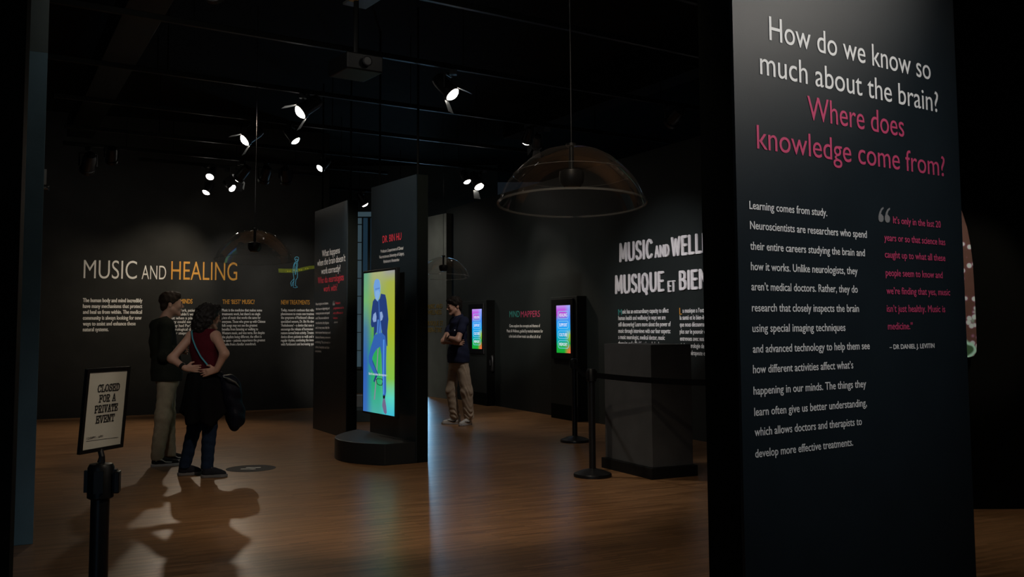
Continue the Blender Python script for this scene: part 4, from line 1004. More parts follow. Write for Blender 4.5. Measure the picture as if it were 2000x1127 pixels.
# sign stanchion at the left front
ss = stanchion(-1.442, 3.45, 'black stanchion in the left foreground carrying the closed sign', 0.925, rz=0.25)
b = bmesh.new(); add_box(b, (0.055, -0.01, 0.862), (0.02, 0.045, 0.075)); finish(b, 'belt_clip', M['black_plastic'], ss, bevel=0.004)
SIGN_H, SIGN_T = 1.285, -0.084
sg = thing('sign', 'cream closed for a private event notice in a black frame on a stanchion', 'sign', (-1.433, 3.45, 0.925))
sd = Vector((math.cos(SIGN_H), math.sin(SIGN_H), 0)); sb = Vector((-math.sin(SIGN_H), math.cos(SIGN_H), 0))
su = Vector((0, 0, 1)) * math.cos(SIGN_T) + sb * math.sin(SIGN_T); sn = sd.cross(su)
SC = Vector((-1.433, 3.45, 1.114)); SW, SH = 0.223, 0.291
class Leaf:
    def at(s, u, v, w=0.0): return SC + sd * u + su * v + sn * w
    box = Wall.box
SG = Leaf()
if sn.dot(Vector((0, 0, 1.4)) - SC) < 0: sn = -sn
b = bmesh.new(); t_ = 0.013
for q in ((-SW / 2, SW / 2, -SH / 2, -SH / 2 + t_), (-SW / 2, SW / 2, SH / 2 - t_, SH / 2), (-SW / 2, -SW / 2 + t_, -SH / 2 + t_, SH / 2 - t_), (SW / 2 - t_, SW / 2, -SH / 2 + t_, SH / 2 - t_)):
    SG.box(b, *q, -0.008, 0.004)
keep_world(finish(b, 'frame', M['black_plastic']), sg)
b = bmesh.new(); SG.box(b, -SW / 2 + t_, SW / 2 - t_, -SH / 2 + t_, SH / 2 - t_, -0.006, 0.0); sheet = keep_world(finish(b, 'notice', M['paper']), sg)
b = bmesh.new(); add_tube(b, [(-1.442, 3.45, 0.930), (-1.440, 3.45, 0.95), tuple(SG.at(0, -SH / 2 + 0.004, -0.004))], [0.014, 0.010, 0.010], 10)
keep_world(finish(b, 'stem', M['black_metal']), sg)
# slab lettering for the notice: strokes with serif bars
GL = {'C': [[(.95, .78), (.80, .97), (.5, 1), (.2, .9), (.06, .5), (.2, .1), (.5, 0), (.82, .05), (.95, .25)], [(.95, .68), (.95, .96)]],
 'L': [[(.25, 0), (.25, 1)], [(.05, 1), (.45, 1)], [(.05, 0), (.92, 0), (.92, .3)]],
 'O': [[(.5, 1), (.18, .88), (.05, .5), (.18, .12), (.5, 0), (.82, .12), (.95, .5), (.82, .88), (.5, 1)]],
 'S': [[(.85, .8), (.7, .97), (.45, 1), (.2, .92), (.15, .72), (.3, .57), (.7, .46), (.88, .3), (.82, .1), (.55, 0), (.25, .04), (.12, .2)], [(.86, .7), (.86, .98)], [(.12, .02), (.12, .3)]],
 'E': [[(.2, 0), (.2, 1)], [(.02, 1), (.9, 1), (.9, .74)], [(.02, 0), (.93, 0), (.93, .28)], [(.2, .52), (.62, .52)], [(.62, .4), (.62, .64)]],
 'D': [[(.2, 0), (.2, 1)], [(.02, 1), (.5, 1), (.82, .85), (.95, .5), (.82, .15), (.5, 0), (.02, 0)]],
 'F': [[(.22, 0), (.22, 1)], [(.02, 1), (.92, 1), (.92, .74)], [(.02, 0), (.46, 0)], [(.22, .5), (.66, .5)], [(.66, .38), (.66, .62)]],
 'R': [[(.2, 0), (.2, 1)], [(.02, 1), (.6, 1), (.82, .88), (.82, .64), (.6, .5), (.2, .5)], [(.5, .5), (.82, 0)], [(.02, 0), (.42, 0)], [(.68, 0), (1, 0)]],
 'A': [[(.12, 0), (.46, 1), (.56, 1), (.88, 0)], [(.28, .36), (.74, .36)], [(0, 0), (.3, 0)], [(.7, 0), (1, 0)]],
 'P': [[(.2, 0), (.2, 1)], [(.02, 1), (.62, 1), (.86, .88), (.86, .6), (.62, .46), (.2, .46)], [(.02, 0), (.44, 0)]],
 'I': [[(.5, 0), (.5, 1)], [(.2, 1), (.8, 1)], [(.2, 0), (.8, 0)]],
 'V': [[(.1, 1), (.46, 0), (.54, 0), (.9, 1)], [(0, 1), (.3, 1)], [(.7, 1), (1, 1)]],
 'T': [[(.5, 0), (.5, 1)], [(.06, .72), (.06, 1), (.94, 1), (.94, .72)], [(.28, 0), (.72, 0)]],
 'N': [[(.16, 0), (.16, 1), (.84, 0), (.84, 1)], [(0, 0), (.34, 0)], [(0, 1), (.2, 1)], [(.66, 1), (1, 1)]]}
b = bmesh.new()
def stroke(p, q, th):
    p = Vector(p); q = Vector(q); d = q - p
    if d.length < 1e-6: return
    d.normalize(); e = Vector((-d.y, d.x)) * th; d *= th
    b.faces.new([b.verts.new(SG.at(v[0], v[1], 0.0012)) for v in (p - d - e, q + d - e, q + d + e, p - d + e)])
for word, u0, u1, v in (('CLOSED', -0.048, 0.064, 0.063), ('FOR A', -0.036, 0.048, 0.027), ('PRIVATE', -0.053, 0.064, -0.009), ('EVENT', -0.042, 0.052, -0.045)):
    adv = [0.5 if c_ == ' ' else (0.62 if c_ == 'I' else 1.0) for c_ in word]; tot = sum(adv) + 0.18 * (len(word) - 1); x = 0
    k = (u1 - u0) / tot
    for c_, a in zip(word, adv):
        if c_ != ' ':
            for line in GL[c_]:
                for p, q in zip(line, line[1:]): stroke((u0 + (x + p[0] * a) * k, v + p[1] * 0.0235), (u0 + (x + q[0] * a) * k, v + q[1] * 0.0235), 0.0021)
        x += a + 0.18
keep_world(finish(b, 'notice_lettering', M['ink']), sheet)
b = bmesh.new()
stroke((-0.082, -0.103), (0.082, -0.107), 0.0006); 
keep_world(finish(b, 'rule_line', M['ink']), sheet)
class SignWall:
    def at(s, u, v, w=0.0): return SG.at(u, v, w)
lettering('small_lettering', SignWall(), [('12:00PM – 6PM', -0.08, 0.0, -0.098, 0.008)], M['ink'], sheet, w=0.0012)

# ------------------------------------------------------------------ projector under the ceiling
pj = thing('projector', 'black projector hanging from the ceiling with a small orange sticker', 'projector', (-1.20, 7.4, 3.4))
b = bmesh.new(); add_box(b, (0, 0, 0), (0.30, 0.34, 0.13), Matrix.Rotation(0.6, 4, 'Z')); finish(b, 'housing', M['black_plastic'], pj, bevel=0.01)
b = bmesh.new(); add_lathe(b, [(0.035, 0), (0.04, 0.04), (0.03, 0.042)], 20, M4=Matrix.Rotation(0.6, 4, 'Z') @ Matrix.Translation((0.0, -0.165, 0)) @ Matrix.Rotation(PI / 2, 4, 'X')); finish(b, 'lens_barrel', M['black_metal'], pj)
b = bmesh.new(); add_tube(b, [(0, 0, 0.06), (0, 0, 1.4)], 0.02, 8); finish(b, 'pole', M['truss'], pj)
b = bmesh.new(); add_box(b, (0.11, 0.12, 0.58), (0.20, 0.30, 0.02), Matrix.Rotation(0.6, 4, 'Z')); finish(b, 'bracket_plate', M['grey_plate'], pj)
b = bmesh.new(); add_box(b, (-0.02, 0.0, 0.545), (0.05, 0.06, 0.05), Matrix.Rotation(0.6, 4, 'Z')); finish(b, 'sticker', M['label'], pj)

# ------------------------------------------------------------------ people: smooth implicit bodies turned into one mesh each
class Vol:
    def __init__(s, lo, hi, h):
        s.lo = np.array(lo, float); s.h = h
        s.n = np.ceil((np.array(hi, float) - s.lo) / h).astype(int) + 1
        s.F = np.full(s.n, 0.2)
        s.ax = [s.lo[i] + h * np.arange(s.n[i]) for i in range(3)]
    def _grid(s, lo, hi):
        a = np.clip(np.floor((np.array(lo) - s.lo) / s.h).astype(int), 0, s.n)
        b = np.clip(np.ceil((np.array(hi) - s.lo) / s.h).astype(int) + 1, 0, s.n)
        sl = tuple(slice(a[i], max(b[i], a[i])) for i in range(3))
        return sl, np.stack(np.meshgrid(*[s.ax[i][sl[i]] for i in range(3)], indexing='ij'), -1)
    def _put(s, sl, d, k, sub):
        A = s.F[sl]
        if sub:
            A = -A; h = np.maximum(k - np.abs(A - d), 0) / k; s.F[sl] = -(np.minimum(A, d) - h * h * k / 4); return
        h = np.maximum(k - np.abs(A - d), 0) / k
        s.F[sl] = np.minimum(A, d) - h * h * k / 4
    def cone(s, a, b, ra, rb=None, k=0.02, sub=False):
        a = np.array(a, float); b = np.array(b, float); rb = ra if rb is None else rb
        m = max(ra, rb) + 0.05
        sl, P = s._grid(np.minimum(a, b) - m, np.maximum(a, b) + m)
        ab = b - a; L2 = max(ab @ ab, 1e-9)
        t = np.clip(((P - a) @ ab) / L2, 0, 1)
        d = np.linalg.norm(P - a - t[..., None] * ab, axis=-1) - (ra + t * (rb - ra))
        s._put(sl, d, k, sub)
    def ell(s, c, r, R=None, k=0.02, sub=False):
        c = np.array(c, float); r = np.array(r, float); m = r.max() + 0.05
        sl, P = s._grid(c - m, c + m)
        Q = P - c
        if R is not None: Q = Q @ np.array(R)
        k0 = np.linalg.norm(Q / r, axis=-1); k1 = np.linalg.norm(Q / (r * r), axis=-1)
        s._put(sl, k0 * (k0 - 1) / np.maximum(k1, 1e-6), k, sub)
    def chain(s, pts, rs, k=0.02):
        for (a, ra), (b, rb) in zip(zip(pts, rs), zip(pts[1:], rs[1:])): s.cone(a, b, ra, rb, k)
    def cut(s, n, c):
        """drop everything where n.p > c"""
        X, Y, Z = np.meshgrid(*s.ax, indexing='ij')
        s.F = np.maximum(s.F, n[0] * X + n[1] * Y + n[2] * Z - c)
    def ripple(s, f):
        X, Y, Z = np.meshgrid(*s.ax, indexing='ij'); s.F = s.F + f(X, Y, Z)
    def mesh(s):
        F = s.F.copy()
        for ax in range(3):
            ix = [slice(None)] * 3
            ix[ax] = 0; F[tuple(ix)] = 0.2
            ix[ax] = -1; F[tuple(ix)] = 0.2
        ins = F < 0; n = np.array(F.shape) - 1
        cnt = np.zeros(n); acc = np.zeros(tuple(n) + (3,))
        sub = lambda A, o: A[o[0]:o[0] + n[0], o[1]:o[1] + n[1], o[2]:o[2] + n[2]]
        for ax in range(3):
            for u in (0, 1):
                for v in (0, 1):
                    o0 = [0, 0, 0]; oth = [i for i in range(3) if i != ax]
                    o0[oth[0]] = u; o0[oth[1]] = v; o1 = list(o0); o1[ax] = 1
                    f0, f1 = sub(F, o0), sub(F, o1)
                    cr = (f0 < 0) != (f1 < 0)
                    t = np.where(cr, f0 / np.where(cr, f0 - f1, 1), 0)
                    cnt += cr
                    for q in range(3): acc[..., q] += np.where(cr, (t if q == ax else o0[q]), 0)
        act = cnt > 0
        idx = np.full(tuple(n), -1); idx[act] = np.arange(act.sum())
        base = np.argwhere(act)
        V = s.lo + s.h * (base + acc[act] / cnt[act][:, None])
        quads = []
        for ax in range(3):
            o = [i for i in range(3) if i != ax]
            f0 = F[tuple(slice(0, n[i]) if i == ax else slice(1, n[i]) for i in range(3))]
            f1 = F[tuple(slice(1, n[i] + 1) if i == ax else slice(1, n[i]) for i in range(3))]
            c = np.argwhere((f0 < 0) != (f1 < 0))
            if len(c) == 0: continue
            flip = (f0[tuple(c.T)] < 0)
            c = c.copy(); c[:, o[0]] += 1; c[:, o[1]] += 1
            def g(du, dv):
                q = c.copy(); q[:, o[0]] -= du; q[:, o[1]] -= dv; return idx[tuple(q.T)]
            Q = np.stack([g(1, 1), g(0, 1), g(0, 0), g(1, 0)], 1)
            if ax == 1: flip = ~flip
            Q[~flip] = Q[~flip][:, ::-1]
            quads.append(Q)
        return V, np.concatenate(quads)
def vol_obj(name, vol, m, parent, regions=()):
    V, Q = vol.mesh()
    # one relaxing pass takes the grid's stair-steps out
    for _ in range(2):
        S = np.zeros_like(V); C = np.zeros(len(V))
        for i in range(4):
            a, b_ = Q[:, i], Q[:, (i + 1) % 4]
            np.add.at(S, a, V[b_]); np.add.at(C, a, 1); np.add.at(S, b_, V[a]); np.add.at(C, b_, 1)
        V = V * 0.5 + 0.5 * S / np.maximum(C, 1)[:, None]
    me = bpy.data.meshes.new(name)
    me.from_pydata(V.tolist(), [], Q.tolist())
    me.materials.append(m)
    me.polygons.foreach_set('use_smooth', np.ones(len(Q), bool))
    if regions:
        cen = V[Q].mean(1); mi = np.zeros(len(Q), int)
        for j, (mm, c, r) in enumerate(regions):
            me.materials.append(mm); mi[(((cen - c) / r) ** 2).sum(1) < 1] = j + 1
        me.polygons.foreach_set('material_index', mi)
    me.update()
    o = bpy.data.objects.new(name, me); COL.objects.link(o); o.parent = parent
    return o
def frame(yaw, pitch=0.0, roll=0.0):
    """columns: forward, left, up"""
    return np.array((Matrix.Rotation(yaw, 3, 'Z') @ Matrix.Rotation(-pitch, 3, 'Y') @ Matrix.Rotation(roll, 3, 'X')))
def head(v, c, R, k=1.0, neck=None, female=False):
    c = np.array(c); T = lambda x, y, z: c + R @ (np.array([x, y, z]) * k)
    v.ell(T(-.016, 0, .034), np.array([.100, .075, .086]) * k, R, .02)
    v.ell(T(.026, 0, -.030), np.array([.060, .056, .084]) * k, R, .03)
    for sy in (1, -1): v.cone(T(.0, .046 * sy, -.056), T(.066, .014 * sy, -.100), .022 * k, .018 * k, .02)
    v.ell(T(.072, 0, -.104), np.array([.022, .022, .017]) * k, R, .015)
    v.cone(T(.078, -.03, .022), T(.078, .03, .022), .013 * k, None, .012)
    for sy in (1, -1): v.ell(T(.058, .036 * sy, -.026), np.array([.026, .022, .026]) * k, R, .02)
    for sy in (1, -1): v.ell(T(.096, .033 * sy, .004), np.array([.016, .016, .012]) * k, R, .008, sub=True)
    for sy in (1, -1): v.ell(T(.076, .033 * sy, .003), np.array([.015, .016, .013]) * k, R, .004)
    v.cone(T(.086, 0, .012), T(.110, 0, -.028), .008 * k, .012 * k, .008)
    for sy in (1, -1): v.ell(T(.100, .012 * sy, -.034), np.array([.010, .008, .007]) * k, R, .005)
    for sy in (1, -1):
        v.cone(T(.086, .016 * sy, -.060), T(.091, 0, -.058), .005 * k, .006 * k, .006)
        v.cone(T(.085, .014 * sy, -.070), T(.090, 0, -.071), .005 * k, .0065 * k, .006)
    for sy in (1, -1):
        v.ell(T(-.028, .075 * sy, -.010), np.array([.019, .010, .031]) * k, R, .006)
        v.ell(T(-.020, .084 * sy, -.008), np.array([.009, .006, .017]) * k, R, .004, sub=True)
    if neck is not None: v.cone(T(-.022, 0, -.07), neck, .052 * k * (0.88 if female else 1), .058 * k * (0.88 if female else 1), .035)
    return T
def face_parts(parent, T, R, k, brow):
    for sy in (1, -1):
        b = bmesh.new(); Rm = Matrix(R.tolist()).to_4x4()
        add_lathe(b, [(.001, -.0085), (.005, -.0065), (.0085, 0), (.005, .0065), (.001, .0085)], 12, M4=Matrix.Translation(Vector(T(.088, .033 * sy, .004))) @ Rm @ Matrix.Diagonal((.5 * k, 1.1 * k, .65 * k, 1)))
        finish(b, 'eye', M['eye'], parent, smooth=True)
        b = bmesh.new(); add_tube(b, [T(.086, .052 * sy, .021), T(.093, .038 * sy, .027), T(.094, .018 * sy, .022)], [.002, .0042, .0035], 6)
        finish(b, 'eyebrow', brow, parent, smooth=True)
def hand(v, w, d, palm, thumb_side, curl=0.5, k=1.0, spread=0.09):
    """w wrist, d the way the fingers point, palm the palm's facing, thumb_side towards the thumb"""
    w = np.array(w, float); d = np.array(d, float); d /= np.linalg.norm(d)
    p = np.array(palm, float); p -= d * (p @ d); p /= np.linalg.norm(p)
    t = np.array(thumb_side, float); t -= d * (t @ d) + p * (t @ p); t /= np.linalg.norm(t)
    kn = w + d * .088 * k
    for o in (-.026, -.009, .009, .026):
        v.cone(w + d * .02 * k + t * o * .7 * k, kn + t * o * k, .015 * k, .0125 * k, .012)
    for o, L in ((.030, .070), (.010, .080), (-.010, .075), (-.030, .058)):
        q0 = kn + t * o * k; dd = d + t * spread * (o / .03)
        a = dd * math.cos(curl * .6) + p * math.sin(curl * .6)
        c = dd * math.cos(curl * 1.4) + p * math.sin(curl * 1.4)
        q1 = q0 + a * L * .5 * k; q2 = q1 + c * L * .5 * k
        v.cone(q0, q1, .0105 * k, .0095 * k, .004); v.cone(q1, q2, .0095 * k, .0078 * k, .004)
    b0 = w + d * .028 * k + t * .026 * k; b1 = b0 + (d * .6 + t * .75 + p * .15) * .042 * k; b2 = b1 + (d * .9 + t * .25 + p * .3) * .032 * k
    v.cone(b0, b1, .0145 * k, .0115 * k, .01); v.cone(b1, b2, .0115 * k, .009 * k, .004)
def shoe(parent, heel, yaw, L, upper, sole, stripe=None, stripe_kind='wave', high=False, z0=0.0):
    R = frame(yaw); h = np.array([heel[0], heel[1], z0]); T = lambda x, y, z: h + R @ np.array([x, y, z])
    lo = np.minimum(T(-.02, 0, 0), T(L, 0, 0)) - .08; hi = np.maximum(T(-.02, 0, 0), T(L, 0, 0)) + .08
    lo[2] = z0 - .01; hi[2] = z0 + .17
    v = Vol(lo, hi, .005)
    v.cone(T(.045, 0, .040), T(.12, 0, .045), .037, .038, .02)
    v.cone(T(.12, 0, .045), T(L - .045, 0, .030), .038, .032, .02)
    v.cone(T(.085, 0, .07), T(.17, 0, .045), .030, .026, .02)
    v.cone(T(.052, 0, .05), T(.048, 0, .115 if high else .085), .036, .037, .02)
    v.cut((0, 0, -1), -(z0 + .024)); v.cut((0, 0, 1), z0 + (.135 if high else .095))
    o = vol_obj('shoe', v, upper, parent)
    b = bmesh.new(); out = []
    for x, y in ((.0, -.012), (.008, -.028), (.03, -.036), (.09, -.036), (.16, -.045), (L - .06, -.047), (L - .02, -.032), (L, 0), (L - .015, .034), (L - .055, .044), (.16, .040), (.09, .034), (.03, .034), (.008, .026), (.0, .012)): out.append((x, y))
    add_prism(b, out, lambda p: Vector(T(p[0], p[1], .0005)), lambda p: Vector(T(p[0], p[1], .029)))
    sl = finish(b, 'sole', sole, o, bevel=0.005, tri=False)
    for k in range(4):
        b = bmesh.new(); x = .10 + k * .020; z = .098 - k * .011
        add_tube(b, [T(x, -.026, z - .010), T(x, 0, z + .004), T(x, .026, z - .010)], .0032, 6); finish(b, 'lace', sole if not stripe_kind == 'swoosh' else M['shoe_black'], o, smooth=True)
    if stripe:
        for sy in (1, -1):
            b = bmesh.new()
            pts = [(.045, .060), (.075, .074), (.105, .068), (.14, .046), (.20, .040)] if stripe_kind == 'wave' else [(.20, .060), (.15, .048), (.11, .040), (.085, .046), (.075, .060)]
            rad = [.0055] * 5 if stripe_kind == 'wave' else [.002, .006, .009, .008, .003]
            add_tube(b, [T(x, sy * (.039 if x < .19 else .034) , z) for x, z in pts], rad, 6); finish(b, 'side_stripe', stripe, o, smooth=True)
    return o
def person(label, loc, rz):
    return thing('person', label, 'person', (loc[0], loc[1], 0), rz)
def wave(a, fx, fy, fz, ph=0.0): return lambda X, Y, Z: a * np.sin(fx * X + fy * Y + fz * Z + ph) * np.sin(fz * .6 * Z - fx * .5 * X + ph * 1.7)

# --- the tall man at the left, dark sweater and khaki trousers, facing right
m1 = person('man in a dark sweater and khaki trousers standing, facing the back wall text', (-3.574, 10.054), 0.3415)
f1 = .28; c1, s1 = math.cos(f1), math.sin(f1)
fw = np.array([c1, s1, 0]); lf = np.array([-s1, c1, 0]); UP = np.array([0, 0, 1.0])
R1 = frame(.16, -.02)
sh = np.array([-.035, 0, 1.415])
shR, shL = sh - lf * .175, sh + lf * .175
elR, elL = shR + np.array([-.02, -.05, -.30]), shL + np.array([.0, .06, -.30])
wrR = elR + fw * .20 + lf * .10 + UP * .06; wrL = elL + fw * .18 - lf * .12 + UP * .04
hipR, hipL = np.array([.025, -.074, .89]), np.array([.035, .074, .89])
knR, knL = np.array([-.005, -.095, .50]), np.array([.03, .10, .50])
anR, anL = np.array([-.055, -.10, .09]), np.array([.065, .17, .09])
v = Vol((-.36, -.34, 0.03), (.36, .42, 1.80), .006)
T1 = head(v, (.055, .0, 1.640), R1, 1.02, neck=sh + np.array([.015, 0, .04]))
v.cone(shR, shL, .055, .055, .04); v.ell((-.025, 0, 1.26), (.10, .15, .19), frame(f1), .05); v.ell((.01, 0, 1.03), (.095, .14, .17), frame(f1), .05)
for s_, e_, w_, h_, k_, a_ in ((shR, elR, wrR, hipR, knR, anR), (shL, elL, wrL, hipL, knL, anL)):
    v.chain([s_, e_, w_], [.048, .040, .028], .03); v.chain([h_, k_, a_], [.085, .055, .042], .04)
hand(v, wrR, fw * .6 + lf * .8, -fw * .5 + lf * .2 - UP * .2, UP, .5); hand(v, wrL, fw * .6 - lf * .8, -fw, UP, .5)
vol_obj('body', v, M['skin'], m1, regions=[(M['lip'], T1(.092, 0, -.065), np.array([.012, .016, .008]))])
face_parts(m1, T1, R1, 1.02, M['hair_brown'])
v = Vol((-.12, -.16, 1.5), (.24, .18, 1.82), .005)
v.ell(T1(-.022, 0, .044), np.array([.110, .087, .090]), R1, .02)
v.cone(T1(.052, -.035, .088), T1(.058, .035, .090), .026, .026, .03)
v.cone(T1(.0, .075, .03), T1(.002, .076, -.012), .009, .006, .01); v.cone(T1(.0, -.075, .03), T1(.002, -.076, -.012), .009, .006, .01)
v.cone(T1(-.080, -.03, -.03), T1(-.066, -.02, -.085), .030, .022, .03); v.cone(T1(-.080, .03, -.03), T1(-.066, .02, -.085), .030, .022, .03)
nrm = R1 @ np.array([.62, 0, -.78]); v.cut(nrm, float(nrm @ T1(.080, 0, .060)))
v.ripple(wave(.003, 90, 60, 70))
vol_obj('hair', v, M['hair_brown'], m1)
v = Vol((-.36, -.36, .80), (.36, .42, 1.60), .007)
v.cone(shR, shL, .070, .070, .05); v.ell((-.025, 0, 1.26), (.130, .180, .21), frame(f1), .06); v.ell((.005, 0, 1.02), (.128, .172, .20), frame(f1), .06); v.ell((.022, 0, .92), (.150, .196, .30), frame(f1), .05)
v.cone(sh + np.array([.005, 0, .0]), sh + np.array([.012, 0, .075]), .105, .066, .05)
for s_, e_, w_ in ((shR, elR, wrR), (shL, elL, wrL)): v.chain([s_, e_, w_], [.066, .058, .044], .04)
v.cut((0, 0, -1), -.855); nk = np.array([-.25, 0, .97]); v.cut(nk, float(nk @ (sh + np.array([.01, 0, .092]))))
v.ripple(wave(.004, 18, 22, 38))
vol_obj('sweater', v, M['sweater'], m1)
v = Vol((-.26, -.26, .02), (.26, .34, 1.0), .007)
v.ell((.03, 0, .87), (.118, .155, .14), frame(f1), .05)
v.chain([hipR, knR, anR], [.090, .080, .064], .03); v.chain([hipL, knL, anL], [.090, .080, .064], .03)
v.cut((0, 0, 1), .93); v.cut((0, 0, -1), -.062); v.ripple(wave(.004, 25, 30, 46, .7))
vol_obj('trousers', v, M['olive'], m1)
shoe(m1, (-.115, -.11), .03, .285, M['shoe_black'], M['sole_white'], M['shoe_white'])
shoe(m1, (.005, .18), .15, .285, M['shoe_black'], M['sole_white'], M['shoe_white'])

# --- the woman with her hands on her hips, seen from behind
m2 = person('woman in a crimson sleeveless top standing with hands on hips, back turned', (-2.938, 9.288), 0.3063)
fw = np.array([.56, .83, 0]); lf = np.array([-.83, .56, 0])
R2 = frame(.42, -.12)
shL, shR = np.array([-.112, .075, 1.315]), np.array([.108, -.075, 1.315])
elL, wrL = np.array([-.282, .015, 1.105]), np.array([-.160, -.085, 1.015])
elR, wrR = np.array([.188, -.235, 1.150]), np.array([.120, -.200, 1.000])
hipL, hipR = np.array([-.045, .06, .84]), np.array([.09, -.06, .84])
knL, knR = np.array([-.065, .09, .47]), np.array([.068, -.07, .47])
anL, anR = np.array([-.150, .10, .09]), np.array([.050, -.09, .09])
Rt = frame(math.atan2(.83, .56))
v = Vol((-.42, -.36, .03), (.40, .34, 1.68), .006)
T2 = head(v, (.055, .035, 1.492), R2, .94, neck=np.array([.01, .0, 1.36]), female=True)
v.cone(shL, shR, .046, .046, .04); v.ell((.01, .0, 1.19), (.085, .13, .16), Rt, .05); v.ell((.03, -.01, .99), (.085, .125, .15), Rt, .05)
v.chain([shL, elL, wrL], [.045, .039, .026], .03); v.chain([shR, elR, wrR], [.047, .040, .027], .03)
v.chain([hipL, knL, anL], [.085, .055, .040], .04); v.chain([hipR, knR, anR], [.085, .055, .040], .04)
hand(v, wrL, (.93, -.20, -.05), (.1, .9, .1), (-.2, .2, .9), .35, .92); hand(v, wrR, (-.95, .02, -.22), (.1, .95, .0), (.15, .2, .9), .35, .92)
vol_obj('body', v, M['skin'], m2, regions=[(M['lip'], T2(.092, 0, -.065), np.array([.012, .016, .008]))])
face_parts(m2, T2, R2, .94, M['hair_dark'])
v = Vol((-.2, -.18, 1.26), (.26, .24, 1.68), .006)
v.ell(T2(-.035, 0, .040), (.115, .108, .098), R2, .03)
v.ell(T2(-.075, .01, -.05), (.085, .110, .095), R2, .04); v.ell(T2(-.085, .03, -.115), (.070, .105, .070), R2, .04)
v.cone(T2(-.01, -.088, .02), T2(.0, -.088, -.09), .032, .036, .03); v.cone(T2(-.01, .088, .02), T2(.0, .088, -.09), .032, .036, .03)
v.cone(T2(.055, -.05, .105), T2(.06, .05, .105), .026, .026, .03)
nrm = R2 @ np.array([.86, 0, -.51]); v.cut(nrm, float(nrm @ T2(.060, 0, .078)))
v.ripple(lambda X, Y, Z: .011 * np.sin(60 * X + 3 * np.sin(34 * Z)) * np.sin(58 * Y + 2 + 2 * np.sin(40 * X)) * np.sin(55 * Z + 3 * np.sin(30 * Y)) + .007 * np.sin(120 * X + 2 * np.sin(50 * Y)) * np.sin(110 * Z + 70 * Y))
vol_obj('hair', v, M['hair_grey'], m2)
gl = bmesh.new()
for sy in (1, -1):
    add_tube(gl, [T2(.112, (.033 + .026 * math.cos(a * PI / 8)) * sy, .004 + .019 * math.sin(a * PI / 8)) for a in range(17)], .0018, 5)
    add_tube(gl, [T2(.112, .058 * sy, .01), T2(.06, .080 * sy, .012), T2(-.01, .084 * sy, .008)], .0018, 5)
add_tube(gl, [T2(.112, -.008, .008), T2(.112, .008, .008)], .0018, 5)
finish(gl, 'glasses', M['black_plastic'], m2, smooth=True)
v = Vol((-.26, -.26, .86), (.30, .24, 1.42), .006)
v.cone(np.array([-.075, .05, 1.335]), np.array([.09, -.05, 1.335]), .052, .052, .05); v.ell((.01, 0, 1.20), (.105, .150, .17), Rt, .05); v.ell((.032, -.01, 1.0), (.105, .142, .16), Rt, .06)
v.cut((0, 0, -1), -.925); nk = np.array([.30, .42, .86]); nk /= np.linalg.norm(nk); v.cut(nk, float(nk @ np.array([.0, -.01, 1.378])))
v.ripple(wave(.003, 24, 26, 40))
vol_obj('sleeveless_top', v, M['tank'], m2)
# jacket tied round the waist
rings = []
b = bmesh.new(); N_ = 72
for i in range(19):
    f = i / 18; z = .975 - f * .44; hw = .158 + .060 * f ** .6; hd = .132 + .055 * f ** .6; ring = []
    for k in range(N_):
        a = 2 * PI * k / N_; fold = 1 + (.02 + .06 * f) * math.sin(7 * a + 1.2 * math.sin(3 * f)) * (.3 + f) + .02 * math.sin(13 * a)
        p = np.array([hd * math.cos(a) * fold, hw * math.sin(a) * fold, 0]); p = Rt @ p
        zz = z - f * (.05 * math.sin(2 * a + .8) + .03 * math.sin(5 * a))
        ring.append(b.verts.new((p[0] + .022, p[1] - .008, zz)))
    rings.append(ring)
for r0, r1 in zip(rings, rings[1:]):
    for k in range(N_): b.faces.new((r0[k], r0[(k + 1) % N_], r1[(k + 1) % N_], r1[k]))
b.faces.new(rings[0])
jk = finish(b, 'tied_jacket', M['jacket'], m2, smooth=True, tri=True)
so = jk.modifiers.new('cloth', 'SOLIDIFY'); so.thickness = .008; so.offset = -1
v = Vol((-.26, -.24, .03), (.26, .24, .92), .007)
v.ell((.02, 0, .82), (.10, .13, .12), Rt, .05)
v.chain([hipL, knL, anL], [.088, .068, .054], .03); v.chain([hipR, knR, anR], [.088, .068, .056], .03)
v.cut((0, 0, 1), .88); v.cut((0, 0, -1), -.072); v.ripple(wave(.004, 25, 30, 50, .4))
vol_obj('jeans', v, M['jeans'], m2)
shoe(m2, (-.215, .10), .10, .235, M['shoe_navy'], M['sole_grey']); shoe(m2, (-.005, -.10), -.12, .245, M['shoe_navy'], M['sole_grey'])
b = bmesh.new()
wd = (elL - wrL) / np.linalg.norm(elL - wrL)
add_tube(b, [wrL + wd * .02, wrL + wd * .05], .034, 16); finish(b, 'wrist_band', M['black_plastic'], m2, smooth='auto')

# --- her bag, hanging at her right side from a turquoise strap
bx, by = -2.938, 9.288; RZ = Matrix.Rotation(.3063, 4, 'Z')
bg_ = thing('shoulder_bag', 'dark navy shoulder bag with a turquoise strap hanging at the side of the woman', 'bag', (bx, by, 0), .3063)
v = Vol((.05, -.36, .36), (.48, .18, .98), .007)
v.ell((.255, -.10, .78), (.095, .095, .17), frame(.0, 0, .0), .05)
v.ell((.300, -.08, .57), (.090, .115, .150), None, .06)
v.cone((.20, -.11, .90), (.27, -.10, .80), .05, .07, .05)
v.ripple(wave(.008, 30, 26, 34, .3))
vol_obj('bag_body', v, M['bag'], bg_)
b = bmesh.new(); add_tube(b, [(.185, -.175, .93), (.23, -.215, .915), (.29, -.20, .88), (.33, -.16, .83)], [.006, .009, .009, .006], 8); finish(b, 'zip_trim', M['grey_plate'], bg_, smooth=True)
b = bmesh.new()
